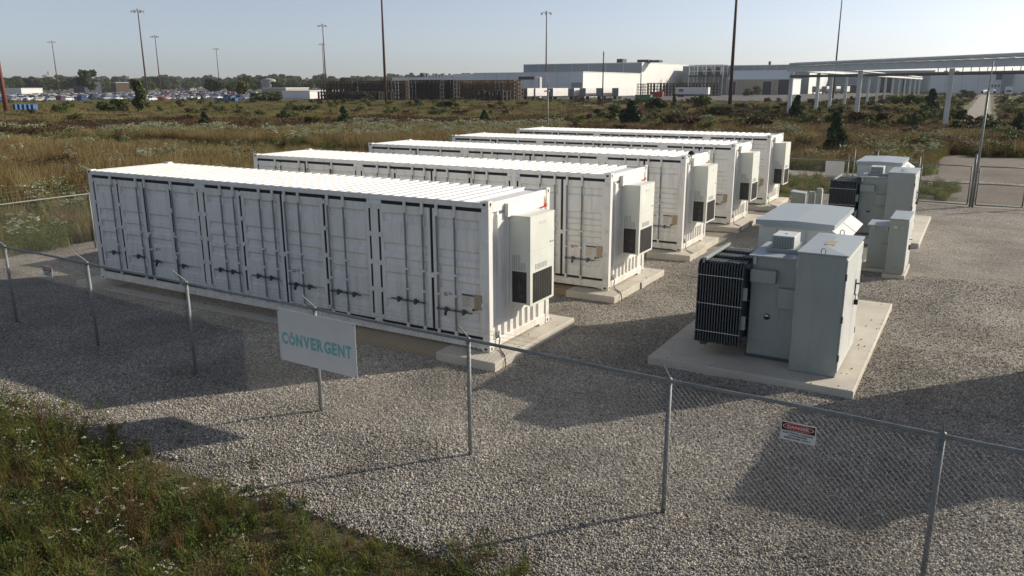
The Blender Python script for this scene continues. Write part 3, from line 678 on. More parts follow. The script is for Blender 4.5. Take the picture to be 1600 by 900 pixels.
# ================================================================== CHAIN LINK FENCES
def chain_mesh(length, z0, z1, p=0.036, rad=0.0016):
    """woven diamond mesh in the local x-z plane, every wire a three-sided tube"""
    nw = int(length/p); ns = int((z1-z0)/p)
    k = np.arange(nw)[:, None]; i = np.arange(ns+1)[None, :]
    X = (k+((i+k) % 2))*p+0*i; Z = z0+i*p+0*k; Y = np.where((i % 2) == 0, 0.0017, -0.0017)+0*k
    P = np.stack([X, Y, Z], -1); A = P[:, :-1].reshape(-1, 3); B = P[:, 1:].reshape(-1, 3)
    d = (B-A)/np.linalg.norm(B-A, axis=1)[:, None]; u = np.tile([[0., 1., 0.]], (len(d), 1)); v = np.cross(d, u)
    V = []
    for base in (A, B):
        for a in (90, 210, 330): V.append(base+rad*(u*math.cos(R(a))+v*math.sin(R(a))))
    V = np.stack(V, 1).reshape(-1, 3); o = (np.arange(len(A))*6)[:, None]
    F = np.concatenate([o+np.array([[a, b, b+3, a+3]]) for a, b in ((0, 1), (1, 2), (2, 0))], 0)
    return raw_mesh('chain_link_mesh', V, F, 'wire_steel')
def fence(name, p0, p1, ts, label, h=1.74, arms=None, mesh_h=1.73, mid=False, strands=True, group=None, rail=True, post_h=None):
    """straight run; local x along it; ts = post positions along x; arms = outward side (+1/-1) of the barbed wire arms in local y"""
    p0 = np.array(p0, float); p1 = np.array(p1, float); L = np.linalg.norm(p1-p0); a = math.atan2(p1[1]-p0[1], p1[0]-p0[0])
    e = empty(name, (p0[0], p0[1], 0), a)
    pm = MB().tube([(0, 0, -.1), (0, 0, (post_h or h)-.035)], .030, 10).tube([(0, 0, (post_h or h)-.035), (0, 0, (post_h or h)+.01), (0, 0, (post_h or h)+.025)], [.034, .032, .012], 10).mesh('post', 'galvanised', smooth=True)
    am = None
    if arms: am = MB().tube([(0, 0, h-.03), (0, arms*.03, h+.05), (0, arms*.25, h+.27)], [.016, .012, .007], 6).box((-.03, -.036, h-.05), (.03, .036, h-.01), .008).mesh('barbed_wire_arm', 'galvanised')
    tm = MB()
    for z in (.25, .55, .9, 1.25, 1.55): tm.tube([(-.036, 0, z), (0, -.036, z), (.036, 0, z), (0, .036, z), (-.036, 0, z)], .004, 4)
    tm = tm.mesh('tie_wires', 'wire_steel')
    for t in ts:
        p = link('post', pm, e, (t, 0, 0)); stuff(link('tie_wires', tm, p))
        if am: link('barbed_wire_arm', am, e, (t, 0, 0))
    if rail:
        rr = MB(); n = max(2, int(L/1.0)); rr.tube([(L*k/n, 0, h-.02+.006*math.sin(k*1.7)) for k in range(n+1)], .025, 8)
        rr.build('top_rail', 'galvanised', e, smooth=True)
        cl = MB()
        for k in range(int(L/.6)): cl.tube([(k*.6+.2, -.024, h-.02), (k*.6+.2, 0, h+.006), (k*.6+.2, .024, h-.02)], .004, 4)
        stuff(cl.build('rail_ties', 'wire_steel', e))
    if mid:
        MB().tube([(0, 0, .95), (L, 0, .95)], .018, 8).build('middle_rail', 'galvanised', e, smooth=True)
    o = link('chain_link_mesh', chain_mesh(L, .04, mesh_h), e, (0, -.033*(arms or 1)*-1, 0))
    bt = MB().tube([(0, 0.02, .05), (L, 0.02, .05)], .003, 4); bt.build('tension_wire', 'wire_steel', e)
    if arms and strands:
        for q in range(3):
            w_ = MB()
            yy, zz = arms*(.08+.09*q), h+.10+.09*q
            pts = []
            for k in range(int(L/.75)+1): pts.append((k*.75, yy, zz-.012*math.sin(math.pi*((k*.75) % 3)/3)))
            w_.tube(pts, .0014, 4)
            for k in range(int(L/.125)):
                x = k*.125+.06; w_.add([(x-.002, yy, zz-.016), (x+.002, yy, zz-.016), (x+.006, yy+.004, zz+.014)], [(0, 1, 2)])
            stuff(w_.build('barbed_wire', 'wire_steel', e, fix=False))
    return tag(e, label, 'fence', group)
FX = [-4.83, -1.62, 1.53, 4.73, 7.86, 11.06, 14.03, 16.96, 19.84, 22.9, 26.0]
fy = lambda x: -2.99-.035*x
fs = math.hypot(1, .035)
fence('chain_link_fence', (-4.85, fy(-4.85)), (26.2, fy(26.2)), [(x+4.85)*fs for x in FX], 'galvanised chain link fence with barbed wire arms along the front, carrying the large sign', 1.74, arms=-1, group='site fences')
fence('chain_link_fence', (-4.87, -2.78), (-4.87, 27.3), [.02]+[2.68+k*3.05 for k in range(9)], 'chain link fence with sunlit top rail on the left, beyond the container ends', 1.80, arms=1, group='site fences')
fence('chain_link_fence', (-4.6, 28.3), (14.6, 28.0), [.02+k*3.2 for k in range(6)]+[19.15], 'chain link fence at the back, behind the farthest container', 1.68, arms=1, mid=False, group='site fences')
fence('chain_link_fence', (14.75, 28.0), (17.45, 27.6), [.05, 1.05], 'short chain link fence panel at the back between container row and gate', 1.75, arms=None, mid=True, post_h=2.2, group='site fences')
# double swing gate
def gate(x0, x1, y0, y1, label):
    L = math.hypot(x1-x0, y1-y0); e = empty('chain_link_gate', (x0, y0, 0), math.atan2(y1-y0, x1-x0)); z0, z1 = .08, 1.72
    f = MB()
    for z in (z0, .98, z1): f.tube([(0, 0, z), (L, 0, z)], .026, 8)
    for x in (0, L): f.tube([(x, 0, z0), (x, 0, z1)], .026, 8)
    f.build('gate_frame', 'galvanised', e, smooth=True)
    link('chain_link_mesh', chain_mesh(L, z0, z1), e, (0, .024, 0))
    pieces('gate_hinge', 'galvanised', e, [((-.07, -.03, z-.03), (.0, .03, z+.03)) for z in (.3, 1.5)])
    return tag(e, label, 'gate', 'gate leaves')
gate(17.68, 19.60, 27.25, 27.10, 'left leaf of the chain link gate at the back, beside the far transformer')
gate(19.90, 21.62, 27.08, 27.2, 'right leaf of the chain link gate at the back, at the picture edge')
for x, y, h, l in ((17.56, 27.3, 2.0, 'steel gate post left of the left gate leaf'), (19.70, 27.09, 2.2, 'steel gate post between the two gate leaves'), (21.75, 27.2, 2.0, 'steel gate post right of the right gate leaf')):
    e = empty('gate_post', (x, y, 0)); MB().tube([(0, 0, -.1), (0, 0, h)], .045, 10).build('tube', 'galvanised', e, smooth=True); MB().tube([(0, 0, h), (0, 0, h+.03), (0, 0, h+.05)], [.05, .046, .015], 10).build('cap', 'galvanised', e); tag(e, l, 'gate post', 'gate posts')
def camera_pole(x, y, h, label, r=.05):
    e = empty('camera_pole', (x, y, 0))
    MB().tube([(0, 0, -.1), (0, 0, h-.35)], r, 10).build('pole', 'galvanised', e, smooth=True)
    MB().tube([(0, 0, h-.35), (.03, 0, h+.9 if h < 5.2 else h)], r*.45, 8).build('mast', 'galvanised', e, smooth=True)
    for s in (-1, 1):
        c = MB().tube([(0, 0, h-.30), (s*.16, -.08, h-.26)], .02, 6).tube([(s*.10, -.05, h-.30), (s*.16, -.14, h-.32), (s*.22, -.30, h-.36)], [.075, .085, .06], 10).build('camera_head', 'gear_light', e)
        MB().disc((s*.225, -.31, h-.36), 'y', .045, .045, .02, 10).build('lens', 'black_rubber', c)
    return tag(e, label, 'camera pole', 'security camera poles')
camera_pole(19.80, 27.0, 5.15, 'tall thin steel camera pole beside the back gate')
p = deep(855.5, 78); camera_pole(p[0], p[1], 4.9, 'thin steel camera pole with white heads behind the container roofs', .06)

# ================================================================== SIGNS ON THE FENCES
def letter(ch, cw, chh, mat, bold, parent, loc, name='letter'):
    me = text_mesh(ch, 1.0, mat, bold)
    co = np.array([v.co[:] for v in me.vertices]); lo, hi = co.min(0), co.max(0)
    for v in me.vertices:
        v.co.x = (v.co.x-(lo[0]+hi[0])/2)/(hi[0]-lo[0])*cw; v.co.y = (v.co.y-(lo[1]+hi[1])/2)/(hi[1]-lo[1])*chh; v.co.z = v.co.z*0.6
    return link(name, me, parent, loc, (R(90), 0, 0))
ys = fy(11.0)-.055
a = ony(430.5, 482, ys); b = ony(561, 590, ys); sx0, sx1 = a[0], b[0]; sz1, sz0 = a[2]+.006, b[2]-.006
e = empty('company_sign', ((sx0+sx1)/2, ys, 0), -.035); W2 = (sx1-sx0)/2
MB().box((-W2, -.003, sz0), (W2, .003, sz1), .001).build('panel', 'sign_white', e)
tx0 = ony(439, 527, ys)[0]-(sx0+sx1)/2; tx1 = ony(551, 548, ys)[0]-(sx0+sx1)/2
tz = (ony(439, 529, ys)[2]+ony(549, 549, ys)[2])/2; th = .205
word = 'CONVERGENT'; n = len(word); rel = dict(C=.78, O=.84, N=.82, V=.84, E=.62, R=.82, G=.84, T=.68); gap = .13
unit = (tx1-tx0)/(sum(rel[c] for c in word)+gap*(n-1)); cur = tx0
for k, ch in enumerate(word):
    cw_ = rel[ch]*unit; x = cur+cw_/2; cur += cw_+gap*unit
    if ch == 'O':
        m_ = MB(); ro, ri = th*.46, th*.25; N = 28; pts = []
        a0, a1 = R(90+40), R(90+320)
        for rr in (ro, ri):
            for q in range(N+1):
                t = a0+(a1-a0)*q/N; pts += [(x+rr*math.cos(t)*.80, -.0055, tz-.008+rr*math.sin(t)), ]
        M1 = N+1; m_.add(pts, [(q, q+1, M1+q+1, M1+q) for q in range(N)])
        m_.box((x-th*.09, -.0065, tz+.02), (x+th*.09, -.0035, tz+th*.60)); m_.build('letter', 'sign_teal', e, fix=False)
    else: letter(ch, cw_, th, 'sign_teal', .04, e, (x, -.005, tz))
g_ = MB()
for x in (-W2+.03, W2-.03):
    for z in (sz0+.03, sz1-.03): g_.disc((x, -.004, z), 'y', .012, .012, .004, 8)
stuff(g_.build('grommets', 'galvanised', e))
tag(e, 'large white company sign with teal lettering hung on the front fence', 'sign')
def danger(x0, x1, z0, z1, y, label):
    e = empty('danger_sign', ((x0+x1)/2, y, 0), -.035); w_ = (x1-x0)/2; H = z1-z0
    MB().box((-w_, -.002, z0), (w_, .002, z1)).build('panel', 'sign_white', e)
    MB().box((-w_+.008, -.0032, z1-H*.47), (w_-.008, -.0022, z1-.008)).build('header', 'sign_black', e)
    zc = z1-H*.235
    MB().disc((0, -.0042, zc), 'y', w_*.90, H*.195, .0016, 28).build('white_oval', 'sign_white', e)
    MB().disc((0, -.0056, zc), 'y', w_*.86, H*.175, .0012, 28).build('red_oval', 'sign_red', e)
    for txt, z, hh, ww, mt, yy in (('DANGER', zc, H*.16, w_*1.25, 'sign_white', -.0068), ('ELECTRICAL HAZARD', z1-H*.58, H*.09, w_*1.75, 'sign_black', -.0034), ('AUTHORIZED', z1-H*.72, H*.085, w_*1.1, 'sign_black', -.0034), ('PERSONNEL ONLY', z1-H*.86, H*.09, w_*1.55, 'sign_black', -.0034)):
        letter(txt, ww, hh, mt, .02, e, (0, yy, z), 'lettering')
    return tag(e, label, 'sign', 'danger signs on the fence')
for (p0, p1, lab) in (((1221, 657), (1273, 697), 'danger sign on the near fence panel, in front of the transformer'), ((65.5, 415), (83, 433.5), 'danger sign on the far left part of the front fence')):
    y = fy(18.4 if p0[0] > 500 else 3.7)-.05; a = ony(*p0, y); b = ony(*p1, y)
    danger(a[0], b[0], b[2]+.005, a[2], y, lab)
a = ony(1291, 251, 28.2); b = ony(1318, 277, 28.2)
e = empty('back_of_sign', ((a[0]+b[0])/2, 28.12, 0)); w_ = (b[0]-a[0])/2
MB().box((-w_, 0, b[2]), (w_, .004, a[2])).build('panel', 'sign_white', e); MB().box((-w_, -.012, b[2]+.02), (w_, -.002, b[2]+.05)).build('batten', 'galvanised', e)
tag(e, 'pale back of a sign wired to the back fence', 'sign')
# sign on a stake in the weeds left of the containers
p = onz(106, 285); e = empty('stake_sign', (p[0], p[1], 0)); zt = zat(p, 257)
MB().box((-.02, -.02, 0), (.02, .02, zt)).build('stake', 'bark', e); MB().box((-.22, -.045, zt-.30), (.22, -.025, zt), .004).build('panel', 'sign_white', e)
tag(e, 'small white stake sign in the tall grass left of the containers', 'sign')
# ================================================================== FAR BUILDINGS
def fx(px, y): return ony(px, horizon(px)-3, y)[0]
def fyy(px, x): return onx(px, horizon(px)-3, x)[1]
def block(name, label, c, dist, l, r, top, front, side, roof='wall_grey', depth=30, group=None, coping=True):
    """box building: near corner in pixel column c; front wall runs to column l, side wall to column r"""
    p = deep(c, dist); y0 = p[1]; x1 = p[0]; x0 = fx(l, y0); y1 = fyy(r, x1) if r else y0+depth; h = zat(p, top)
    e = empty(name, (x0, y0, 0)); W, D = x1-x0, y1-y0
    MB().box((0, 0, -.5), (W, D, h-.35)).build('wall', front, e)
    MB().box((W+.02, .02, -.5), (W+.12, D, h-.36)).build('side_wall', side, e)  # separate colour, lighter where a hall shows its sunlit end
    rf = MB().box((-.15, -.15, h-.35), (W+.3, D+.15, h), .05).build('roof', roof, e)
    e['W'] = W; e['D'] = D; e['H'] = h
    tag(e, label, 'building', group); return e
def panel_seams(e, n, mat='wall_dark'):
    for k in range(1, n):
        x = e['W']*k/n; MB().box((x-.06, -.05, 0), (x+.06, -.005, e['H']-.5)).build('wall_seam', mat, e)
def opening(e, x0, x1, z0, z1, name='window', mat='glass', frame='wall_grey', face='front'):
    W = e['W']
    if face == 'front':
        o = MB().box((x0-.2, -.16, z0-.2), (x1+.2, -.01, z0)).box((x0-.2, -.16, z1), (x1+.2, -.01, z1+.2)).box((x0-.2, -.16, z0), (x0, -.01, z1)).box((x1, -.16, z0), (x1+.2, -.01, z1)).build(name, frame, e)
        MB().box((x0, -.09, z0), (x1, -.01, z1)).build('pane', mat, o)
def pxh(e, px):                                     # local x of a pixel column on the front wall
    return fx(px, e.location.y)-e.location.x
def zpx(e, px, py): return ony(px, py, e.location.y)[2]
b1 = block('factory_hall', 'low factory hall with shaded grey front and sunlit white right end wall, behind the parked trailers', 910, 345, 740, 1000, 111.8, 'wall_grey', 'wall_white', 'wall_grey')  # front colour carries the shade, side wall colour the sunlight
opening(b1, pxh(b1, 810), pxh(b1, 835), zpx(b1, 820, 124.5), zpx(b1, 820, 119.5), 'window', 'wall_dark'); panel_seams(b1, 9, 'wall_blue')
MB().box((pxh(b1, 893), -.3, 0), (pxh(b1, 909), -.02, zpx(b1, 900, 129))).build('annex', 'wall_blue', b1)
MB().box((b1['W']+.13, b1['D']*.25, zpx(b1, 910, 123)), (b1['W']+.2, b1['D']*.36, zpx(b1, 910, 116))).build('wall_vent', 'wall_grey', b1)
b2 = block('factory_hall', 'tall factory hall with shaded blue grey front and large sunlit white end, highest roof in the middle', 1001, 430, 818, 1077, 97.2, 'wall_blue', 'wall_white', 'wall_grey')  # front painted darker for its shade, end wall white for the sun
panel_seams(b2, 7, 'wall_grey')
for a, b_, t in ((956, 965, 94), (988, 1005, 95.3), (1007, 1022, 96)):
    MB().box((pxh(b2, a), 6, b2['H']), (pxh(b2, b_), 12, zpx(b2, a, t)+.8)).build('roof_unit', 'wall_dark', b2)
b3 = block('factory_hall', 'long low factory wing at the left end of the plant', 742, 470, 613, None, 119.5, 'wall_white', 'wall_white')
for a in range(650, 706, 5):
    MB().box((pxh(b3, a), 4, b3['H']), (pxh(b3, a+1.6), 6, b3['H']+random.uniform(1, 3))).build('roof_vent', 'wall_dark', b3)
MB().box((pxh(b3, 652), 3, b3['H']), (pxh(b3, 657), 6, b3['H']+2.5)).build('roof_vent', 'wall_dark', b3)
b4 = block('factory_hall', 'grey factory wing behind the low hall, left of the tallest roof', 822, 455, 709, None, 114.3, 'wall_white', 'wall_white')
panel_seams(b4, 5, 'wall_blue')
b5 = block('factory_hall', 'long blue grey factory hall right of centre behind the thick brown pole', 1262, 440, 1066, None, 100.2, 'wall_blue', 'wall_grey', depth=60)
panel_seams(b5, 12, 'wall_grey')
MB().box((pxh(b5, 1196), 4, b5['H']), (pxh(b5, 1199), 6, b5['H']+2)).build('roof_vent', 'wall_dark', b5)
b6 = block('lean_to', 'pale lean-to with slanted wall panels and dark loading bays, along the long hall', 1236, 405, 1137, None, 123, 'wall_tan', 'wall_grey', depth=22)
W6 = b6['W']
for k in range(4):
    x0 = W6*k/4+.05; x1 = W6*(k+1)/4-.05; zl, zh = b6['H']+.02, zpx(b6, 1180, 109.6)
    MB().prism([(0.0, zl), (6.0, zh), (6.5, zh), (0.5, zl)], 'x', x0, x1).build('slant_panel', 'wall_grey', b6)
for a, b_ in ((1139, 1150), (1192, 1206), (1216, 1233)): opening(b6, pxh(b6, a), pxh(b6, b_), .0, zpx(b6, 1200, 127 if a < 1210 else 123.5), 'loading_bay', 'wall_dark')
b7 = block('factory_hall', 'white and grey hall with loading docks, seen through the pipe rack columns', 1457, 470, 1240, None, 109.5, 'wall_blue', 'wall_white', depth=50)
panel_seams(b7, 10, 'wall_grey')
for a, b_, t in ((1376, 1395, 121), (1273, 1340, 133), (1410, 1418, 121)): opening(b7, pxh(b7, a), pxh(b7, b_), 0, zpx(b7, 1330, t), 'dock_door', 'wall_dark')
b8 = block('factory_hall', 'long pale hall at the right edge beyond the concrete road', 1690, 400, 1453, None, 110, 'wall_grey', 'wall_white', depth=40)
panel_seams(b8, 9, 'wall_blue')
opening(b8, pxh(b8, 1556), pxh(b8, 1565), zpx(b8, 1560, 124), zpx(b8, 1560, 116), 'window', 'glass', 'wall_blue')
for k in range(4): opening(b8, pxh(b8, 1550+k*5), pxh(b8, 1553+k*5), zpx(b8, 1552, 136), zpx(b8, 1552, 132), 'window', 'glass')
MB().box((pxh(b8, 1565), -1.5, 0), (pxh(b8, 1582), -.2, zpx(b8, 1570, 113))).build('stair_tower', 'wall_blue', b8)
for a in range(1462, 1600, 13): MB().box((pxh(b8, a), 5, b8['H']), (pxh(b8, a+1.2), 7, b8['H']+random.uniform(1.5, 5))).build('roof_vent', 'wall_dark', b8)
# roof top steel platform
q0, q1 = fx(1084, b5.location.y-2), fx(1136, b5.location.y-2); e = empty('roof_platform', (q0, b5.location.y-12, 0)); Wp = q1-q0
MB().box((0, 0, 9.5), (Wp, 10, 10.3)).build('deck', 'wall_dark', e)
for k in range(5):
    for yy in (0.2, 9.6):
        MB().box((Wp*k/4-.18, yy, 0), (Wp*k/4+.18, yy+.3, 15.8)).build('column', 'rack_white', e)
for z in (12.5, 15.8):
    for yy in (0.1, 9.7): MB().box((-.2, yy, z), (Wp+.2, yy+.3, z+.35)).build('beam', 'rack_white', e)
for k in range(3): MB().box((Wp*(.25+k*.26), 2, 10.32), (Wp*(.25+k*.26)+2.6, 6, 13.2+k*.8), .1).build('machine', 'wall_dark', e)
tag(e, 'steel framed plant platform on the factory roof', 'platform')
# storage tanks
def tank(name, p, r, h, mat, label, cap=True):
    e = empty(name, (p[0], p[1], 0)); MB().tube([(0, 0, 0), (0, 0, h)], r, 24).build('shell', mat, e, smooth=False)
    MB().tube([(0, 0, h), (0, 0, h+r*.12), (0, 0, h+r*.28)], [r*1.01, r*.8, r*.05], 24).build('top', mat, e, smooth=True)
    MB().tube([(r*.7, -r*.75, 0), (r*.7, -r*.75, h+.6)], .12, 6).build('ladder', 'wall_dark', e)
    tag(e, label, 'tank')
p = deep(840.5, 330); tank('silo_tank', p, 1.5, zat(p, 121.5), 'trailer_white', 'slim white upright tank beside the trailers')
p = deep(421, 640); tank('storage_tank', p, 5.6, zat(p, 125.0), 'wall_tower', 'wide grey storage tank on the skyline left of the racks')
# far left: houses, stores and towers
def shed(l, c, dist, top, front, label, roof='wall_grey', depth=14, name='warehouse'):
    return block(name, label, c, dist, l, None, top, front, front, roof, depth)
shed(115, 133, 620, 127.5, 'wall_navy', 'small dark navy building beside the tall round tree', 'wall_navy')
shed(440, 484, 330, 141.5, 'wall_white', 'low white building left of the brown racks')
shed(410, 447, 345, 137, 'wall_tan', 'low cream building beside the white one, under the storage tank')
shed(484, 497, 360, 141, 'wall_white', 'small white shed touching the left end of the racks')
shed(2, 34, 520, 137.5, 'wall_white', 'low white building at the far left edge')
shed(134, 182, 760, 128.5, 'rack_brown', 'low brown building right of the tall round tree')
shed(276, 296, 1000, 131, 'wall_tower', 'small pale building in the distance beyond the parked cars')
for l, c, dist, t, lab in ((59, 66, 3000, 122.5, 'pale low tower on the far skyline, left one of the group'), (68, 76, 3200, 117, 'pale square tower on the far skyline'), (76.5, 79.5, 3300, 111.5, 'slender tower with a flared top on the far skyline'), (186, 204, 3000, 119, 'long pale block on the far skyline behind the trees')):
    e = block('skyline_tower', lab, c, dist, l, None, t, 'wall_tower', 'wall_tower', 'wall_tower', 12)
    for k in range(3): MB().box((e['W']*(.15+.28*k), -.5, e['H']*.3), (e['W']*(.30+.28*k), -.05, e['H']*.85)).build('window_strip', 'wall_blue', e)

# ================================================================== LIGHT MASTS
def mast(px, dist, h, r, mat, label, head=True, group='high light masts'):
    p = deep(px, dist); e = empty('light_mast', (p[0], p[1], 0))
    MB().tube([(0, 0, -.5), (0, 0, h*.5), (0, 0, h)], [r, r*.75, r*.45], 10).build('pole', mat, e, smooth=True)
    if head:
        MB().tube([(0, 0, h-.3), (0, 0, h+1.0)], .45, 8).build('winch_head', 'lamp_metal', e)
        for k in range(6):
            a = 2*math.pi*k/6; c, s = math.cos(a), math.sin(a)
            l = MB().tube([(0, 0, h), (c*1.6, s*1.6, h+.35), (c*2.2, s*2.2, h+.15)], .09, 5).build('lamp_arm', 'lamp_metal', e)
            MB().tube([(c*2.3, s*2.3, h+.25), (c*2.3, s*2.3, h-.05), (c*2.3, s*2.3, h-.45)], [.2, .45, .62], 8).build('lamp', 'lamp_metal', l)
    return tag(e, label, 'light mast', group)
def mdist(topy, h, px): return (h-5.13)*FPX/(horizon(px)-topy)
for px, ty, lab in ((231, 24, 'tallest light mast with lamp ring on the left, over the parked cars'), (92.5, 69, 'thin light mast near the left edge, over the parked cars'), (252, 61, 'shorter light mast just right of the tall left one'), (344, 79, 'small distant light mast right of the parked cars'), (510.5, 45, 'light mast left of the brown racks, nearer of a pair'), (508, 72, 'farther light mast of the pair left of the brown racks'), (853, 27, 'light mast with lamp ring above the white tank'), (1301, 2, 'light mast behind the pipe rack, top at the picture edge')):
    mast(px, mdist(ty, 36, px), 36, .42 if px < 1000 else .36, 'rust_pole', lab)
mast(603, 245, 38, .46, 'rust_pole', 'thick brown light mast in front of the racks, top out of view')
mast(1140, 176, 32, .42, 'rust_pole', 'thick brown light mast right of centre, top out of view')
mast(11, 150, 11.4, .48, 'red_pole', 'stout red brown pole at the left picture edge', head=False)
p = deep(941, 170); e = empty('utility_pole', (p[0], p[1], 0)); MB().tube([(0, 0, 0), (0, 0, 12.0)], [.16, .11], 8).build('pole', 'rust_pole', e); MB().tube([(-.2, 0, 11.4), (.2, 0, 11.4)], .04, 5).build('bracket', 'rust_pole', e); tag(e, 'plain thin brown pole in front of the trailers', 'pole')

# ================================================================== PIPE RACK
e = empty('pipe_rack', (0, 0, 0))
def ibeam(a, b_, w_, h_, mat, name, parent):
    a = Vector(a); b_ = Vector(b_); d = (b_-a); L = d.length; d.normalize(); s = d.cross(Vector((0, 0, 1)))
    if s.length < 1e-3: s = Vector((1, 0, 0)); u = Vector((0, 1, 0))
    else: s.normalize(); u = s.cross(d)
    m_ = MB()
    for (a0, a1, b0, b1) in ((-.5, .5, .42, .5), (-.5, .5, -.5, -.42), (-.07, .07, -.42, .42)):
        vs_ = []
        for e_ in (a, b_):
            for q, r_ in ((a0, b0), (a1, b0), (a1, b1), (a0, b1)): vs_.append(e_+s*q*w_+u*r_*h_)
        m_.add(vs_, [(0, 1, 2, 3), (4, 7, 6, 5), (0, 4, 5, 1), (1, 5, 6, 2), (2, 6, 7, 3), (3, 7, 4, 0)])
    return m_.build(name, mat, parent)
A, B, Cc = np.array([-7.6, 123.0]), np.array([4.1, 110.7]), np.array([15.65, 100.6]); Dd = Cc+(Cc-B)
zt = 7.45
for q in (A, B, Cc, Dd): ibeam((q[0], q[1], -.3), (q[0], q[1], zt-.5), .55, .55, 'rack_white', 'column', e)
dirv = (Cc-A)/np.linalg.norm(Cc-A); nrm = np.array([-dirv[1], dirv[0]])
for off in (-.9, .9):
    for s0, s1 in ((A, B), (B, Cc), (Cc, Dd)):
        a = s0+nrm*off; b_ = s1+nrm*off; ibeam((a[0], a[1], zt), (b_[0], b_[1], zt), .35, .85, 'rack_white', 'rack_beam', e)
for k in range(24):
    q = A+(Dd-A)*k/23; ibeam((q[0]-nrm[0]*1.1, q[1]-nrm[1]*1.1, zt+.58), (q[0]+nrm[0]*1.1, q[1]+nrm[1]*1.1, zt+.58), .18, .16, 'rack_white', 'cross_beam', e)
for off, r_, z in ((-.5, .16, zt+.80), (.05, .12, zt+.76), (.5, .2, zt+.84), (-.2, .2, zt-1.1)):
    a = A+nrm*off; b_ = Dd+nrm*off; MB().tube([(a[0], a[1], z), (b_[0], b_[1], z)], r_, 8).build('pipe', 'pipe_grey' if z < zt else 'rack_white', e, smooth=True)
tag(e, 'white steel pipe rack crossing from the right edge on tall columns', 'pipe rack', 'pipe racks')
e = empty('pipe_rack', (0, 0, 0)); YS = [142.7, 157, 176, 195, 214, 234, 253, 274, 296, 318, 341, 365, 390]
for k, y in enumerate(YS): ibeam((-6.9, y, -.3), (-6.9, y, 7.0), .55, .55, 'rack_white', 'column', e)
YY = [123.6]+YS
for y0_, y1_ in zip(YY[:-1], YY[1:]):
    for xx in (-7.8, -6.0): ibeam((xx, y0_, 7.35), (xx, y1_, 7.35), .3, .55, 'rack_white', 'rack_beam', e)
for y in np.arange(126, 390, 6.0): ibeam((-8.6, y, 7.75), (-5.2, y, 7.75), .16, .16, 'rack_white', 'cross_beam', e)
for xx, r_ in ((-7.6, .12), (-7.0, .2), (-6.3, .14)): MB().tube([(xx, 124, 8.05), (xx, 390, 8.05)], r_, 8).build('pipe', 'rack_white', e, smooth=True)
tag(e, 'white pipe rack running away from the corner beside the concrete road', 'pipe rack', 'pipe racks')

# ================================================================== STACKED STORAGE RACKS
def rack_mesh(nx, ny, nz, cw, ch, mat, t=.09):
    m_ = MB()
    for i in range(nx+1):
        for j in range(ny+1): m_.box((i*cw-t, j*cw-t, 0), (i*cw+t, j*cw+t, nz*ch+.5))
    for k in range(nz+1):
        z = k*ch+.1
        for j in range(ny+1): m_.box((0, j*cw-t*.8, z), (nx*cw, j*cw+t*.8, z+.26))
        for i in range(nx+1): m_.box((i*cw-t*.8, 0, z+.02), (i*cw+t*.8, ny*cw, z+.22))
    return m_.mesh('rack_frame', mat, fix=False)
rkt = rack_mesh(2, 1, 5, 1.55, 1.32, 'rack_brown_lit', .10); rk = rack_mesh(2, 1, 5, 1.55, 1.32, 'rack_brown', .13); rk2 = rack_mesh(2, 1, 5, 1.55, 1.32, 'rack_dark', .17); rk3 = rack_mesh(2, 1, 4, 1.55, 1.32, 'rack_brown', .10)
ORD = ['first', 'second', 'third', 'fourth', 'fifth', 'sixth', 'seventh', 'eighth', 'ninth', 'tenth', 'eleventh', 'twelfth', 'thirteenth', 'fourteenth', 'fifteenth', 'sixteenth', 'seventeenth', 'eighteenth', 'nineteenth', 'twentieth']
def rack_row(l, r_, dist, me, depth_rows, label, group, skip=0.0, jitter=.15):
    p = deep(r_, dist); y0 = p[1]; x1 = p[0]; x0 = fx(l, y0); n = int((x1-x0)/3.3); out = []
    for j in range(depth_rows):
        ox = 0 if j == 0 else random.uniform(-1.4, 1.4)
        for k in range(n):
            if random.random() < skip: continue
            o = link('storage_rack', me, None, (x0+ox+k*3.3+random.uniform(-jitter, jitter), y0+j*2.6+random.uniform(-.4, .4), -.05)); tag(o, label+(', front row, '+ORD[k]+' from left' if j == 0 else ', second row' if j == 1 else ', rear rows'), 'rack', group); out.append(o)
    return out
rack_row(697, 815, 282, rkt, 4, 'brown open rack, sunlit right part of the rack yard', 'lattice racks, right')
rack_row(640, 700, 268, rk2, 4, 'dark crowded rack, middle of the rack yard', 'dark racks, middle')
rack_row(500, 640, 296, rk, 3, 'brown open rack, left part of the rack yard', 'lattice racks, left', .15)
rack_row(496, 602, 282, rack_mesh(2, 1, 2, 1.55, 1.32, 'rack_dark', .26), 3, 'low dark rack, left end of the rack yard', 'low dark racks, left')  # near black colour stands for the shade in this dense stack
rack_row(1012, 1130, 372, rack_mesh(2, 1, 4, 1.55, 1.4, 'rack_brown', .12), 2, 'brown rack between white hall and grey hall', 'lattice racks by the hall')
rack_row(996, 1014, 366, rk3, 2, 'low brown rack beside the white hall wall', 'low racks by the hall')
rack_row(748, 790, 258, rack_mesh(1, 1, 2, 2.2, 1.5, 'rack_dark', .3), 2, 'black scrap rack before the sunlit racks', 'scrap racks', .2, .5)

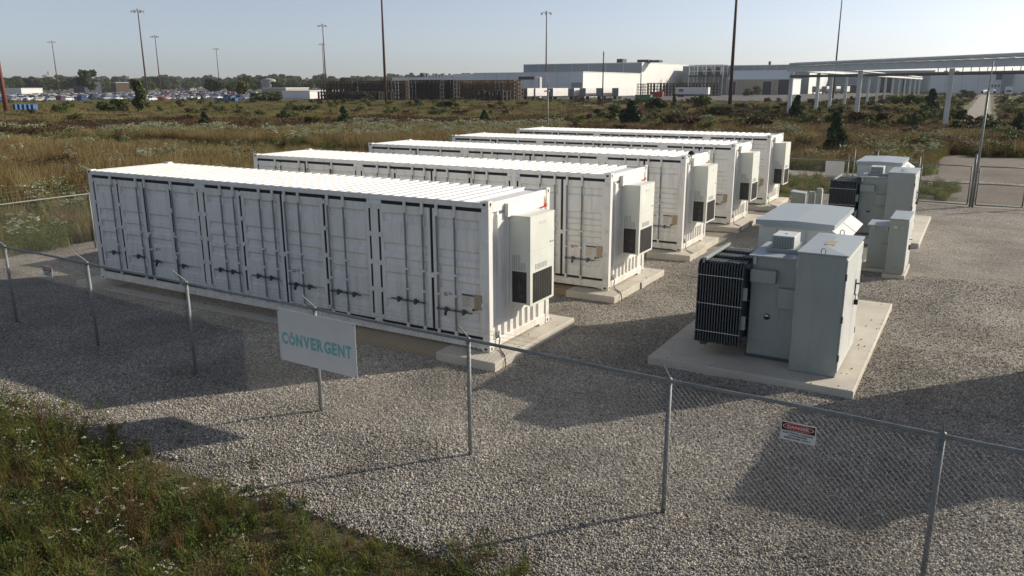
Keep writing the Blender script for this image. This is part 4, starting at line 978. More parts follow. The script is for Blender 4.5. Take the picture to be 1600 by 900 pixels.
# ================================================================== TRAILERS, BINS, TRUCK
def make_trailer(L=14.6, name='semi_trailer'):
    e = empty(name); MB().box((0, 0, 1.15), (L, 2.6, 4.05), .06).build('body', 'trailer_white', e)
    MB().box((-.06, .08, 1.2), (-.005, 2.52, 3.98)).build('rear_door', 'trailer_grey', e)
    MB().box((.2, .3, .95), (L-.2, 2.3, 1.148)).build('chassis', 'trailer_grey', e)
    for x in (1.5, 2.8):
        for y in (.15, 2.15): MB().tube([(x, y, .52), (x, y+.3, .52)], .52, 14).build('wheel', 'tyre', e)
    for y in (.5, 2.0): MB().box((L-3, y, 0), (L-2.85, y+.12, 1.0)).build('landing_leg', 'trailer_grey', e)
    return e
t0 = make_trailer(); used = False
def trailer(px, dist, rz, label, s=1.0):
    global used
    o = t0 if not used else copy_tree(t0); used = True
    p = deep(px, dist); o.location = (p[0], p[1], 0); o.rotation_euler = (0, 0, rz); tag(o, label, 'trailer', 'white semi trailers at the plant'); return o
for px, lab in ((824, 'leftmost white trailer of the parked row'), (836.5, 'white trailer just left of the white tank, mostly hidden'), (864, 'white trailer in the left group showing its long sunlit side'), (897, 'left trailer of the close right hand group'), (915, 'second trailer of the close right hand group'), (941, 'third trailer of the right hand group, behind the thin pole'), (966, 'rightmost white trailer of the row, long side sunlit')):
    trailer(px, 292 if px != 836.5 else 296, R(90-1.2), lab)
for o in [o for o in bpy.data.objects if o.name.startswith('semi_trailer') and o.parent is None]: pass
T2 = trailer(1055, 345, R(-2), 'long white trailer with a dark blue oval emblem on its side')
lg = MB().disc((2.5, -.03, 2.75), 'y', 1.25, .58, .03, 24).build('oval_emblem', 'logo_blue', T2)
letter('Ford', 1.5, .5, 'trailer_white', .0, T2, (2.5, -.06, 2.75), 'emblem_lettering')
for k, px in enumerate((1276, 1291, 1306, 1321)): trailer(px, 425, R(90), ['first', 'second', 'third', 'fourth'][k]+' white trailer from the left at the loading dock behind the pipe rack')
def bin_(px, dist, L, Wd, H, mat, label, group=None, rz=.1):
    p = deep(px, dist); e = empty('waste_container', (p[0], p[1], 0), rz)
    b_ = MB().add([(0, 0, .2), (L, 0, .2), (L, Wd, .2), (0, Wd, .2), (-.04*L, -.1, H), (L*1.04, -.1, H), (L*1.04, Wd+.1, H), (-.04*L, Wd+.1, H)], [(0, 3, 2, 1), (4, 5, 6, 7), (0, 1, 5, 4), (1, 2, 6, 5), (2, 3, 7, 6), (3, 0, 4, 7)]).build('body', mat, e)
    for k in range(6): MB().box((L*k/5-L*.03, -.14, .3), (L*k/5+L*.03, -.04, H-.1)).build('rib', mat, e)
    MB().box((-.05*L, -.16, H), (L*1.05, Wd+.16, H+.1)).build('rim', mat, e); tag(e, label, 'container', group)
for k in range(5): bin_(22+k*7.0, 172-k*1.2, .78, .8, 1.45, 'bin_blue', ['first', 'second', 'third', 'fourth', 'fifth'][k]+' blue bin from the left beside the stout red pole', 'blue bins by the pole')
for k in range(5): bin_(337+k*6.8, 262, 1.15, 1.1, 1.3, 'bin_blue', ['first', 'second', 'third', 'fourth', 'fifth'][k]+' blue bin from the left in the field before the parked cars', 'blue bins in the field')
bin_(993, 250, 4.6, 2.2, 2.0, 'bin_green', 'green skip in front of the white factory wall'); bin_(1016, 330, 5, 2.2, 2.2, 'bin_red', 'red skip beside the brown racks')
# box truck on the concrete road
e = empty('truck', (0, 0, 0)); p = deep(1575, 330); e.location = (p[0]-1.2, p[1], 0)
MB().box((0, 1.8, 1.0), (2.5, 9, 3.9), .05).build('cargo_box', 'trailer_white', e); MB().box((.15, 0, .7), (2.35, 1.75, 2.7), .15).build('cab', 'trailer_white', e)
MB().box((.3, -.03, 1.7), (2.2, -.005, 2.5)).build('windscreen', 'glass', e); MB().box((.2, -.12, .45), (2.3, .0, .95)).build('bumper', 'trailer_grey', e)
for x in (.0, 2.2):
    for y in (.8, 7.2): MB().tube([(x, y, .5), (x+.3, y, .5)], .5, 12).build('wheel', 'tyre', e)
tag(e, 'white box truck driving on the concrete road at the right', 'truck')

# ================================================================== PARKED CARS
def car_mesh(ci, kind):
    m_ = MB(); L, Wd = 4.6, 1.8
    hs = {0: (.75, 1.42), 1: (.9, 1.75), 2: (.95, 1.85)}[kind]
    prof = {0: [(0, .3), (0, .72), (.9, .86), (1.6, 1.42), (3.2, 1.42), (3.95, .92), (4.6, .85), (4.6, .3)],
            1: [(0, .35), (0, .95), (1.0, 1.02), (1.6, 1.72), (4.2, 1.72), (4.6, 1.0), (4.6, .35)],
            2: [(0, .4), (0, 1.0), (1.2, 1.05), (1.75, 1.8), (3.0, 1.8), (3.1, 1.05), (5.2, 1.05), (5.2, .4)]}[kind]
    m_.prism(prof, 'y', 0, Wd); nb = len(m_.f)
    zt_ = max(z for _, z in prof); xs = [x for x, z in prof if z == zt_]
    m_.box((min(xs)-.2, -.015, zt_-.52), (max(xs)+.15, Wd+.015, zt_-.12)); ng = len(m_.f)
    for x in (.9, 3.7):
        for y in (-.02, Wd-.2): m_.tube([(x, y, .33), (x, y+.22, .33)], .33, 8)
    me = m_.mesh('parked_car', ['car_%d' % ci, 'glass', 'tyre'])
    me.polygons.foreach_set('material_index', [0]*nb+[1]*(ng-nb)+[2]*(len(m_.f)-ng)); return me
CARS = [(c, k, car_mesh(c, k)) for c in range(7) for k in range(3)]
cn = ['white', 'dark grey', 'red', 'blue', 'grey', 'black', 'beige']; kn = ['saloon car', 'estate car', 'pickup']
wgt = [5, 1.6, 2.4, 1.2, 2, 1.3, 1.2]; cnt = 0
o_ = deep(20, 335)[:2]; rdir = np.array([RT[0], RT[1]]); rdir /= np.linalg.norm(rdir); th_ = -R(6); rdir = np.array([rdir[0]*math.cos(th_)-rdir[1]*math.sin(th_), rdir[0]*math.sin(th_)+rdir[1]*math.cos(th_)]); bdir = np.array([-rdir[1], rdir[0]])
patch_a = math.atan2(rdir[1], rdir[0])
pl = MB().add([(*(o_-rdir*60-bdir*45), -.035), (*(o_+rdir*190-bdir*45), -.035), (*(o_+rdir*330+bdir*340), -.035), (*(o_-rdir*160+bdir*340), -.035)], [(0, 1, 2, 3)]).build('car_park', 'asphalt', fix=False); tag(pl, kind='structure')
rows = [-38, -32.5, -17, -11.5, 4, 9.5, 26, 31.5, 50, 55.5, 80, 86, 112, 118, 150, 156, 195, 201, 250, 256, 320, 327]
ordn = ['front', 'second', 'third', 'fourth', 'fifth', 'sixth', 'seventh', 'eighth', 'ninth', 'tenth']; RX, RY, RR, RI = [], [], [], []
for ri, rb in enumerate(rows):
    for k in range(110):
        s = -75+k*2.95
        q = o_+rdir*s+bdir*rb; px_, py_ = pix((q[0], q[1], 0))
        if px_ < -10 or px_ > 400 or random.random() < .10+.3*(px_ > 290)+(.5 if rb < -15 else 0): continue
        ci = random.choices(range(7), wgt)[0]; ki = random.choices(range(3), [5, 3, 1.3])[0]; rz = patch_a+R(90)+(math.pi if random.random() < .5 else 0)+random.uniform(-.03, .03)
        if cnt < 300:
            o = link('parked_car', CARS[ci*3+ki][2], None, (q[0], q[1], 0), (0, 0, rz))
            tag(o, '%s %s parked in the %s row of the distant car park' % (cn[ci], kn[ki], ordn[min(ri, 9)]), 'car', '%s %ss in the far car park' % (cn[ci], kn[ki])); cnt += 1
        else: RX.append((q[0], q[1], 0)); RR.append((0, 0, rz)); RI.append(ci*3+ki)
instancer('parked_cars_beyond', np.array(RX), np.array(RR), np.ones(len(RX)), np.array(RI), [c[2] for c in CARS], 'hundreds of cars in the rear rows of the distant car park', 'cars')
# ================================================================== TREES AND SHRUBS
def quads(C, U, V):
    """quads centred at C spanned by half vectors U, V"""
    P = np.stack([C-U-V, C+U-V, C+U+V, C-U+V], 1).reshape(-1, 3); F = np.arange(len(P)).reshape(-1, 4); return P, F
def rdirs(n, g):
    v = g.normal(size=(n, 3)); return v/np.linalg.norm(v, axis=1)[:, None]
def crown_mesh(seed, mat, n=1600, blobs=14, flat=1.0, leaf=.055, shape='round'):
    """crown of unit height and about unit width made of leaf-sized faces in clumps"""
    g = np.random.default_rng(seed)
    if shape == 'round':
        c = rdirs(blobs, g)*g.uniform(.15, .36, (blobs, 1)); c[:, 2] = c[:, 2]*1.05*flat+.60; rb = g.uniform(.10, .21, blobs)
    elif shape == 'cone':
        z = g.uniform(.06, .95, blobs); a = g.uniform(0, 2*np.pi, blobs); rr = (1-z)*.34*g.uniform(.3, 1, blobs); c = np.stack([np.cos(a)*rr, np.sin(a)*rr, z], 1); rb = .05+(1-z)*.12
    else:  # low spreading bush
        c = g.uniform(-.40, .40, (blobs, 3)); c[:, 2] = g.uniform(.12, .72, blobs); rb = g.uniform(.12, .24, blobs)
    k = g.integers(0, blobs, n); d = rdirs(n, g); r = g.uniform(.35, 1, (n, 1))**.5
    P = c[k]+d*rb[k][:, None]*r*np.array([1, 1, .85]); P[:, 2] = np.maximum(P[:, 2], .02)
    u = rdirs(n, g); v = np.cross(u, rdirs(n, g)); v /= np.linalg.norm(v, axis=1)[:, None]; s = leaf*g.uniform(.5, 1.25, (n, 1))
    if shape == 'cone': u[:, 2] = np.abs(u[:, 2])+.4; u /= np.linalg.norm(u, axis=1)[:, None]; a_, b_ = s*1.3, s*.45
    else: a_, b_ = s, s*.62
    V, F = quads(P, u*a_, v*b_); return raw_mesh('crown', V, F, mat)
def trunk_mesh(seed, h=.62, r=.022, limbs=5):
    g = random.Random(seed); m_ = MB(); m_.tube([(0, 0, -.03), (g.uniform(-.01, .01), 0, h*.5), (g.uniform(-.03, .03), g.uniform(-.03, .03), h)], [r, r*.8, r*.35], 7)
    for k in range(limbs):
        a = g.uniform(0, 6.28); z = h*g.uniform(.4, .9); L = g.uniform(.15, .3); m_.tube([(0, 0, z), (math.cos(a)*L*.5, math.sin(a)*L*.5, z+.1), (math.cos(a)*L, math.sin(a)*L, z+.22)], [r*.5, r*.35, r*.12], 5)
    return m_.mesh('trunk', 'bark')
TR = [trunk_mesh(s) for s in (1, 2, 3)]; TRS = trunk_mesh(9, .5, .02, 3)
CRN = {'green': [crown_mesh(11+k, 'leaf_green') for k in range(3)], 'dark': [crown_mesh(21+k, 'leaf_dark') for k in range(3)], 'olive': [crown_mesh(31+k, 'leaf_olive', 1100, 12) for k in range(3)],
       'yellow': [crown_mesh(41+k, 'leaf_yellow', 1100, 11) for k in range(2)], 'juniper': [crown_mesh(51+k, 'leaf_juniper', 2600, 30, leaf=.05, shape='cone') for k in range(3)], 'bush': [crown_mesh(61+k, 'leaf_green', 1400, 14, shape='bush') for k in range(3)],
       'obush': [crown_mesh(71+k, 'leaf_olive', 1400, 14, shape='bush') for k in range(3)], 'rbush': [crown_mesh(81+k, 'leaf_rust', 1400, 16, shape='bush') for k in range(2)], 'ybush': [crown_mesh(91, 'leaf_yellow', 1200, 12, shape='bush')]}
def tree(kind, p, h, wid, label, cat='tree', group=None, name=None):
    e = empty(name or {'juniper': 'juniper_tree'}.get(kind, 'shrub' if kind.endswith('bush') else 'tree'), (p[0], p[1], -.03), random.uniform(0, 6.28))
    wid *= 1.55 if kind == 'juniper' else 1.0; sc_ = (wid, wid, h); link('trunk', TRS if kind.endswith('bush') else random.choice(TR), e, scale=sc_); link('crown', random.choice(CRN[kind]), e, scale=sc_)
    return tag(e, label, cat, group)
def tree_px(kind, px, base, top, wpx, label, cat='tree', group=None):
    p = onz(px, base); d = (p-CAM)@FW; return tree(kind, p, zat(p, top)+.05, wpx*d/FPX*1.12, label, cat, group)
for a in (('juniper', 537, 197, 166, 19, 'dark upright juniper in the field above the second container'), ('juniper', 320, 199, 175, 18, 'small dark juniper in the left field behind the white flowers'), ('juniper', 757, 194, 172, 16, 'small dark juniper above the third container'),
          ('juniper', 985, 201, 158, 40, 'broad dark juniper above the farthest container roof'), ('juniper', 1302, 247, 176, 36, 'large dark juniper behind the back fence, left of the far transformer'), ('juniper', 1453, 178, 140, 26, 'dark juniper between the pipe rack columns'),
          ('juniper', 1427, 200, 176, 15, 'small juniper in the weeds left of the big rack column'), ('juniper', 1590, 208, 178, 22, 'dark juniper at the right edge beside the concrete road'), ('juniper', 1558, 216, 196, 12, 'small juniper behind the right gate leaf'),
          ('juniper', 1243, 190, 150, 24, 'dark juniper at the left foot of the pipe rack'), ('juniper', 1310, 194, 168, 22, 'low dark juniper below the pipe rack'), ('juniper', 1053, 172, 148, 10, 'small juniper in front of the green skip'), ('juniper', 316, 160, 150, 7, 'tiny juniper in front of the parked cars')):
    tree_px(*a)
for a in (('bush', 177, 178, 150, 44, 'wide green bush in the left field before the parked cars'), ('olive', 218, 186, 125, 34, 'tall loose olive tree in the left field, in front of the mast'), ('ybush', 492, 200, 178, 26, 'bright yellow green bush in the field above the second container'),
          ('ybush', 296, 192, 176, 14, 'small yellow green bush left of the small juniper'), ('yellow', 380, 158, 126, 20, 'yellow green young tree right of the parked cars'), ('obush', 415, 160, 140, 40, 'grey green thicket left of the white building'),
          ('obush', 478, 178, 160, 26, 'olive bush in front of the dark racks, left'), ('obush', 648, 170, 152, 20, 'olive bush in front of the rack yard, below the brown mast'), ('bush', 572, 158, 140, 18, 'green bush before the left racks'), ('bush', 695, 172, 154, 34, 'low green thicket before the sunlit racks'),
          ('rbush', 718, 182, 170, 24, 'dark red bush in the field right of the low thicket'), ('obush', 1115, 186, 162, 26, 'round grey green bush left of the thick brown mast'), ('bush', 1020, 176, 148, 34, 'green bush in front of the white trailers, right'), ('bush', 1095, 172, 143, 26, 'light green bush below the oval emblem trailer'),
          ('obush', 950, 190, 160, 40, 'olive bush behind the farthest container, right of the thin pole'), ('rbush', 1070, 204, 176, 56, 'wide rust red thicket above the farthest container'), ('rbush', 1180, 206, 178, 50, 'rust red thicket left of the pipe rack'), ('obush', 1175, 150, 132, 24, 'grey bush at the foot of the lean-to'),
          ('rbush', 1360, 196, 172, 60, 'rust thicket under the near pipe rack beam'), ('bush', 1500, 186, 168, 24, 'green bush at the near left edge of the concrete road'), ('bush', 1415, 168, 144, 34, 'green bush before the far pipe rack columns'), ('obush', 1376, 178, 160, 30, 'olive bush between the second and third near rack columns'),
          ('bush', 1510, 152, 138, 24, 'dark green bush on the verge left of the concrete road'), ('obush', 400, 186, 170, 26, 'olive bush in the middle of the left field'), ('bush', 95, 178, 160, 20, 'small green bush in the left field'), ('obush', 1500, 205, 186, 30, 'olive bush right of the big rack column'), ('rbush', 1440, 215, 196, 70, 'long rust thicket behind the far inverter cabinet')):
    tree_px(*a, 'tree' if a[0] in ('olive', 'yellow') else 'shrub')
tree('green', deep(142, 520), 17.5, 17, 'tall round tree on the skyline beside the navy building')
tree('dark', deep(335, 430), 9.5, 11, 'dark round tree right of the parked cars, left of two'); tree('dark', deep(363, 470), 8.0, 10, 'dark low tree between round tree and yellow tree'); tree('green', deep(387, 560), 13.5, 9, 'upright green tree on the skyline above the yellow tree')
tree('dark', deep(434, 480), 8.2, 9, 'dark tree in front of the storage tank'); tree('green', deep(628, 620), 13, 26, 'broad green tree behind the factory wing')
# the tree line on the horizon
for k in range(150):
    px = random.uniform(-40, 610) if k < 125 else random.uniform(600, 760); dist = random.uniform(650, 1100); h = random.uniform(9, 15.5)*dist/800
    if k >= 125: dist = random.uniform(700, 900); h = random.uniform(10, 15)
    kd = random.choice(['green', 'dark', 'olive', 'green', 'dark'])
    seg = next(t for lim, t in ((92, 'at the left edge'), (160, 'between the thin left mast and the tall round tree'), (231, 'just left of the tallest left mast'), (344, 'between the two left masts and the small mast'), (421, 'left of the storage tank'), (510, 'between storage tank and mast pair'), (603, 'behind the left racks'), (9999, 'behind the factory wing')) if px < lim)
    kl = {'green': 'mid green', 'dark': 'dark', 'olive': 'pale olive'}[kd]
    tree(kd, deep(px, dist), h, h*random.uniform(.9, 1.6), kl+' tree on the horizon '+seg, 'tree', kl+' horizon trees '+seg)
fw_ = []
for k in range(900):                                    # far wood that reads as one band
    px = random.uniform(-300, 1900); p = deep(min(max(px, -300), 1900), random.uniform(1200, 2200)); fw_.append((p[0], p[1], -.5))
fw_ = np.array(fw_); instancer('distant_wood', fw_, np.stack([np.zeros(900), np.zeros(900), rng.uniform(0, 6.28, 900)], 1), rng.uniform(16, 27, 900), rng.integers(0, 6, 900), CRN['green']+CRN['dark'], 'dark band of distant woods along the horizon', 'woods')

# ================================================================== WEEDS AND GRASS
def blades(n, h0, h1, spread, wd, lean, g, segs=2):
    a = g.uniform(0, 2*np.pi, n); r = spread*np.sqrt(g.uniform(0, 1, n)); B = np.stack([np.cos(a)*r, np.sin(a)*r, np.zeros(n)], 1)
    h = g.uniform(h0, h1, n); la = g.uniform(0, 2*np.pi, n); ln = h*lean*g.uniform(.2, 1, n); D = np.stack([np.cos(la), np.sin(la), 0*la], 1)
    wa = g.uniform(0, np.pi, n); Wv = np.stack([np.cos(wa), np.sin(wa), 0*wa], 1)*wd*g.uniform(.6, 1.2, (n, 1))
    rings = []
    for s in range(segs+1):
        t = s/segs; c = B+D*(ln*t*t)[:, None]; c[:, 2] = h*(t-.12*lean*t*t); w_ = Wv*(1-.85*t)
        rings.append((c-w_, c+w_))
    V = np.stack([q for rg in rings for q in rg], 1); m = 2*(segs+1); o = (np.arange(n)*m)[:, None]
    F = np.concatenate([o+np.array([[2*s, 2*s+1, 2*s+3, 2*s+2]]) for s in range(segs)], 0); return V.reshape(-1, 3), F
def leaves(n, spread, z0, z1, size, g, flat=.5, ratio=.55):
    a = g.uniform(0, 2*np.pi, n); r = spread*np.sqrt(g.uniform(0, 1, n)); C = np.stack([np.cos(a)*r, np.sin(a)*r, g.uniform(z0, z1, n)], 1)
    u = rdirs(n, g); u[:, 2] *= flat; u /= np.linalg.norm(u, axis=1)[:, None]; t = rdirs(n, g); t[:, 2] *= flat; v = np.cross(np.cross(u, t), u); v = t-u*np.sum(t*u, 1)[:, None]; v /= np.linalg.norm(v, axis=1)[:, None]+1e-6
    s = size*g.uniform(.6, 1.3, (n, 1)); P = np.stack([C-u*s, C-v*s*ratio, C+u*s, C+v*s*ratio], 1).reshape(-1, 3); return P, np.arange(n*4).reshape(-1, 4)
def umbels(nst, per, spread, z0, z1, rad, size, g):
    V = []; 
    for _ in range(nst):
        a = g.uniform(0, 6.28); r = spread*math.sqrt(g.uniform(0, 1)); c = np.array([math.cos(a)*r, math.sin(a)*r, g.uniform(z0, z1)])
        P, F = leaves(per, rad, -rad*.3, rad*.3, size, g, .35, .9); V.append(P+c)
    V = np.concatenate(V); return V, np.arange(len(V)).reshape(-1, 4)
def combo(name, *parts):
    """parts: (V, F, material)"""
    V = []; F = []; mi = []; mats = []; o = 0
    for v, f, m_ in parts:
        if m_ not in mats: mats.append(m_)
        V.append(v); F.append(f+o); o += len(v); mi += [mats.index(m_)]*len(f)
    me = raw_mesh(name, np.concatenate(V), np.concatenate(F), mats); me.polygons.foreach_set('material_index', mi); return me
g = np.random.default_rng(99)
FT = [combo('tan_grass', (*blades(70, .7, 1.25, .5, .013, .35, g), 'grass_tan'), (*blades(25, .4, .9, .5, .014, .4, g), 'grass_brown'), (*blades(14, .4, .8, .5, .014, .4, g), 'grass_green')) for _ in range(3)]
FB = [combo('brown_grass', (*blades(75, .6, 1.15, .5, .014, .35, g), 'grass_brown'), (*blades(30, .5, 1.0, .5, .014, .35, g), 'grass_tan')) for _ in range(2)]
FG = [combo('green_grass', (*blades(60, .3, .75, .5, .015, .5, g), 'grass_green'), (*leaves(60, .5, .1, .55, .06, g), 'leaf_green'), (*blades(16, .4, .8, .5, .012, .4, g), 'grass_tan')) for _ in range(3)]
FR = [combo('rust_weed', (*leaves(150, .5, .15, .95, .05, g), 'leaf_rust'), (*blades(25, .5, 1.0, .45, .012, .3, g), 'grass_brown'), (*leaves(30, .5, .1, .5, .05, g), 'leaf_green')) for _ in range(2)]
FW_ = [combo('white_flower_weed', (*leaves(110, .42, .2, .95, .055, g), 'leaf_olive'), (*umbels(9, 22, .42, .85, 1.2, .085, .028, g), 'flower_pale'), (*blades(14, .7, 1.0, .4, .01, .3, g), 'grass_green')) for _ in range(3)]
def far(k): return g
BUSHP = [crown_mesh(201, 'leaf_green', 1000, 16, leaf=.045, shape='bush'), crown_mesh(202, 'leaf_olive', 1000, 16, leaf=.045, shape='bush'), crown_mesh(203, 'leaf_rust', 1000, 18, leaf=.045, shape='bush'), crown_mesh(204, 'leaf_yellow', 800, 14, leaf=.045, shape='bush')]
FARP = [combo('far_tan', (*blades(170, .45, .95, 1.3, .03, .4, g), 'grass_tan'), (*blades(70, .4, .8, 1.3, .03, .4, g), 'grass_brown'), (*leaves(60, 1.3, .1, .4, .10, g), 'leaf_olive')),
        combo('far_brown', (*blades(150, .45, .9, 1.3, .03, .4, g), 'grass_brown'), (*blades(60, .4, .9, 1.3, .03, .4, g), 'grass_tan')),
        combo('far_green', (*blades(120, .3, .7, 1.3, .032, .5, g), 'grass_green'), (*leaves(150, 1.3, .1, .5, .11, g), 'leaf_green'), (*blades(40, .4, .8, 1.3, .03, .4, g), 'grass_tan')),
        combo('far_green', (*blades(130, .3, .8, 1.3, .032, .5, g), 'grass_green'), (*leaves(110, 1.3, .1, .6, .11, g), 'leaf_olive'), (*blades(60, .4, .8, 1.3, .03, .4, g), 'grass_tan')),
        combo('far_rust', (*leaves(260, 1.25, .1, .8, .10, g), 'leaf_rust'), (*blades(60, .5, .9, 1.2, .028, .3, g), 'grass_brown')),
        combo('far_flower', (*leaves(220, 1.2, .15, .85, .10, g), 'leaf_olive'), (*umbels(26, 16, 1.2, .8, 1.1, .13, .045, g), 'flower_pale'))]
PROT = FT+FB+FG+FR+FW_+FARP+BUSHP; IX = {'t': [0, 1, 2], 'b': [3, 4], 'g': [5, 6, 7], 'r': [8, 9], 'w': [10, 11, 12]}; IXF = {'t': [13], 'b': [14], 'g': [15, 16], 'r': [17], 'w': [18]}
def in_yard(x, y, m_=0.0):
    a = (x > -6.0-m_) & (x < 44) & (y > -5.4) & (y < 25.5+m_); b_ = (x > 12.2) & (y > 20) & (y < 28.8+m_) & (x < 44)
    c_ = (y > 36.0) & (y < 39.8) & (x < 60) & (x > -12); d_ = (x > 17.2+1.2*(vnoise(x, y, 2, 5)-.5)) & (y > 37) & (y < 56+2*(vnoise(x, y, 3, 6)-.5)) & (x < 70); d_ |= (x > 19.2+1.4*(vnoise(x, y, 2, 15)-.5)) & (y > 28) & (y < 38) & (x < 44); e_ = (x > 15.6) & (x < 21.8) & (y > 109); f_ = (x > -188) & (x < -22) & (y > 234); f_ |= ((x-o_[0])*bdir[0]+(y-o_[1])*bdir[1] > -44) & ((x-o_[0])*rdir[0]+(y-o_[1])*rdir[1] < 200) & (x < -100)
    return a | b_ | c_ | d_ | e_ | f_
PX, PY, PS, PI_ = [], [], [], []
for d0, d1, dens, s0, s1 in ((13, 35, 5.0, .55, .9), (35, 60, 4.2, .75, 1.1), (60, 95, 3.0, .8, 1.15), (95, 170, .75, .75, 1.2), (170, 320, .30, .85, 1.3), (320, 640, .04, 1.0, 1.7)):
    ang = R(84); n = int(dens*.5*ang*(d1*d1-d0*d0)); r_ = np.sqrt(rng.uniform(d0*d0, d1*d1, n)); th = YAW+rng.uniform(-ang/2, ang/2, n)
    x = CAM[0]+np.sin(th)*r_; y = CAM[1]+np.cos(th)*r_; ok = ~in_yard(x, y) & (y > -5.0); x, y, r_, th = x[ok], y[ok], r_[ok], th[ok]
    n1 = vnoise(x, y, 9, 1); n2 = vnoise(x, y, 3.5, 2); n3 = vnoise(x, y, 22, 3); rt_ = th > YAW+R(4); cls = np.full(len(x), 'g'); u = rng.random(len(x))
    dj = r_+(n1-.5)*22+(n3-.5)*18
    left = ~rt_
    def put(mask, wts):
        q = rng.choice(list(wts), size=len(x), p=np.array(list(wts.values()))/sum(wts.values())); cls[mask] = q[mask]
    put(left, {'g': 6, 't': 2, 'b': 1.5})
    put(left & (dj < 42), {'g': 8, 't': 1.0, 'b': 1.0, 'w': .8})
    put(left & (dj >= 40) & (dj < 76), {'t': 5, 'b': 3.4, 'g': 2.6, 'w': .2})
    put(left & (dj >= 76) & (dj < 98), {'w': 1.7, 'g': 3.6, 't': 2.2, 'b': .6})
    put(left & (dj >= 98) & (dj < 122), {'r': 5, 'g': 2, 'b': 2})
    put(left & (dj >= 122), {'g': 9, 't': 2.0, 'b': .8, 'r': .8})
    put(rt_, {'g': 6, 't': 1.6, 'b': 1.2, 'r': 2.6})
    put(rt_ & (y < 36), {'g': 9, 'w': .4, 't': .6})
    put(rt_ & (y >= 40) & (dj < 75), {'g': 6, 't': 1.4, 'b': .9, 'r': 2.4, 'w': .5})
    put(rt_ & (dj > 62) & (n1 > .52), {'r': 6, 'b': 2, 'g': 1})
    put(rt_ & (dj > 75) & (n3 > .62), {'g': 6, 't': 2, 'r': 1, 'w': .12})
    put((n2 > .84) & (r_ > 45) & (r_ < 100), {'w': 1.6, 'g': 2.5}); put((n2 < .18) & (r_ > 20), {'g': 3, 'r': 1})
    s = rng.uniform(s0, s1, len(x)); s = np.where((y > 25) & (y < 36), s*.5, s); s = np.where((x > 9) & (y > 78), s*.6, s); s = np.where(r_ > 190, s*.62, s)
    s = np.where(left & (dj >= 40) & (dj < 80), s*1.2, s)
    ii = np.array([random.choice((IXF if d0 > 90 else IX)[c]) for c in cls]); bsh = (rng.random(len(x)) < (.012 if d0 < 90 else .06)*np.where(rt_, 1.8, .7)*(vnoise(x, y, 14, 77) > .42)) & (r_ > np.where(rt_, 66, 125))
    ii[bsh] = rng.choice([19, 19, 20, 20, 20, 21, 21, 22], bsh.sum()); s = np.where(bsh, rng.uniform(.8, 2.0, len(x)), s)
    PX.append(x); PY.append(y); PS.append(s); PI_.append(ii)
X_, Y_, S_, I_ = map(np.concatenate, (PX, PY, PS, PI_)); n = len(X_)
instancer('field_weeds', np.stack([X_, Y_, np.full(n, -.06)], 1), np.stack([rng.uniform(-.1, .1, n), rng.uniform(-.1, .1, n), rng.uniform(0, 6.28, n)], 1), S_, I_, PROT, 'tall autumn grass and flowering weeds covering the field', 'weeds')

# near weeds in the lower left corner
N1 = [combo('low_leaf', (*leaves(70, .16, .01, .15, .022, g, .5, .6), 'leaf_green'), (*blades(8, .06, .18, .15, .004, .7, g), 'grass_green')) for _ in range(3)]
N2 = [combo('grass_tuft', (*blades(34, .15, .42, .07, .0055, .8, g, 3), 'grass_green'), (*blades(10, .15, .36, .07, .005, .7, g, 3), 'grass_tan')) for _ in range(3)]
N3 = [combo('dry_weed', (*blades(10, .25, .5, .06, .004, .4, g), 'grass_brown'), (*leaves(50, .11, .08, .45, .014, g, 1, .5), 'leaf_rust')) for _ in range(2)]
N4 = [combo('daisy_weed', (*blades(8, .25, .42, .06, .004, .4, g), 'grass_green'), (*leaves(50, .11, .03, .32, .02, g), 'leaf_olive'), (*umbels(5, 9, .12, .32, .46, .028, .010, g), 'flower_white')) for _ in range(2)]
N5 = [combo('upright_weed', (*blades(6, .3, .55, .05, .005, .3, g), 'grass_green'), (*leaves(90, .10, .05, .55, .026, g, .7, .35), 'leaf_green')) for _ in range(2)]
N6 = [combo('goldenrod', (*blades(6, .35, .55, .06, .005, .3, g), 'grass_green'), (*leaves(60, .09, .05, .4, .022, g, .7, .35), 'leaf_yellow'), (*umbels(4, 16, .09, .42, .56, .04, .012, g), 'flower_gold'))]
N7 = [combo('dry_litter', (*leaves(60, .2, .005, .05, .018, g, .3, .35), 'grass_tan'), (*blades(26, .04, .14, .2, .004, 1.2, g), 'grass_tan'), (*leaves(20, .2, .01, .06, .016, g), 'leaf_green')) for _ in range(2)]
NP = N1+N2+N3+N4+N5+N6+N7; NX = {'l': [0, 1, 2], 'u': [3, 4, 5], 'd': [6, 7], 'f': [8, 9], 'p': [10, 11], 'y': [12], 'k': [13, 14]}
n = 13000; x = rng.uniform(-3, 20.5, n); y = rng.uniform(-11.2, -4.6, n); edge = -5.62+(vnoise(x, y, 1.6, 8)-.5)*.9+(vnoise(x, y, .5, 9)-.5)*.35
keep = y < edge+np.where(rng.random(n) < .035, .7, 0); x, y, edge = x[keep], y[keep], edge[keep]; n = len(x)
n1 = vnoise(x, y, .9, 12); n2 = vnoise(x, y, .55, 13); cl = []
for k in range(n):
    near_edge = edge[k]-y[k] < .5; u = random.random()
    if n1[k] > .6 and u < .75: c = 'k'
    elif near_edge: c = random.choices('ludfpyk', [2, 3.4, 2.4, .25, 1.4, .01, 1.5])[0]
    elif n2[k] > .74: c = random.choices('ludfpyk', [1.5, 2, 4, .9, .8, .01, 2])[0]
    else: c = random.choices('ludfpyk', [4.5, 2.6, 2.2, .42, 1.1, .006, 3.0])[0]
    cl.append(random.choice(NX[c]))
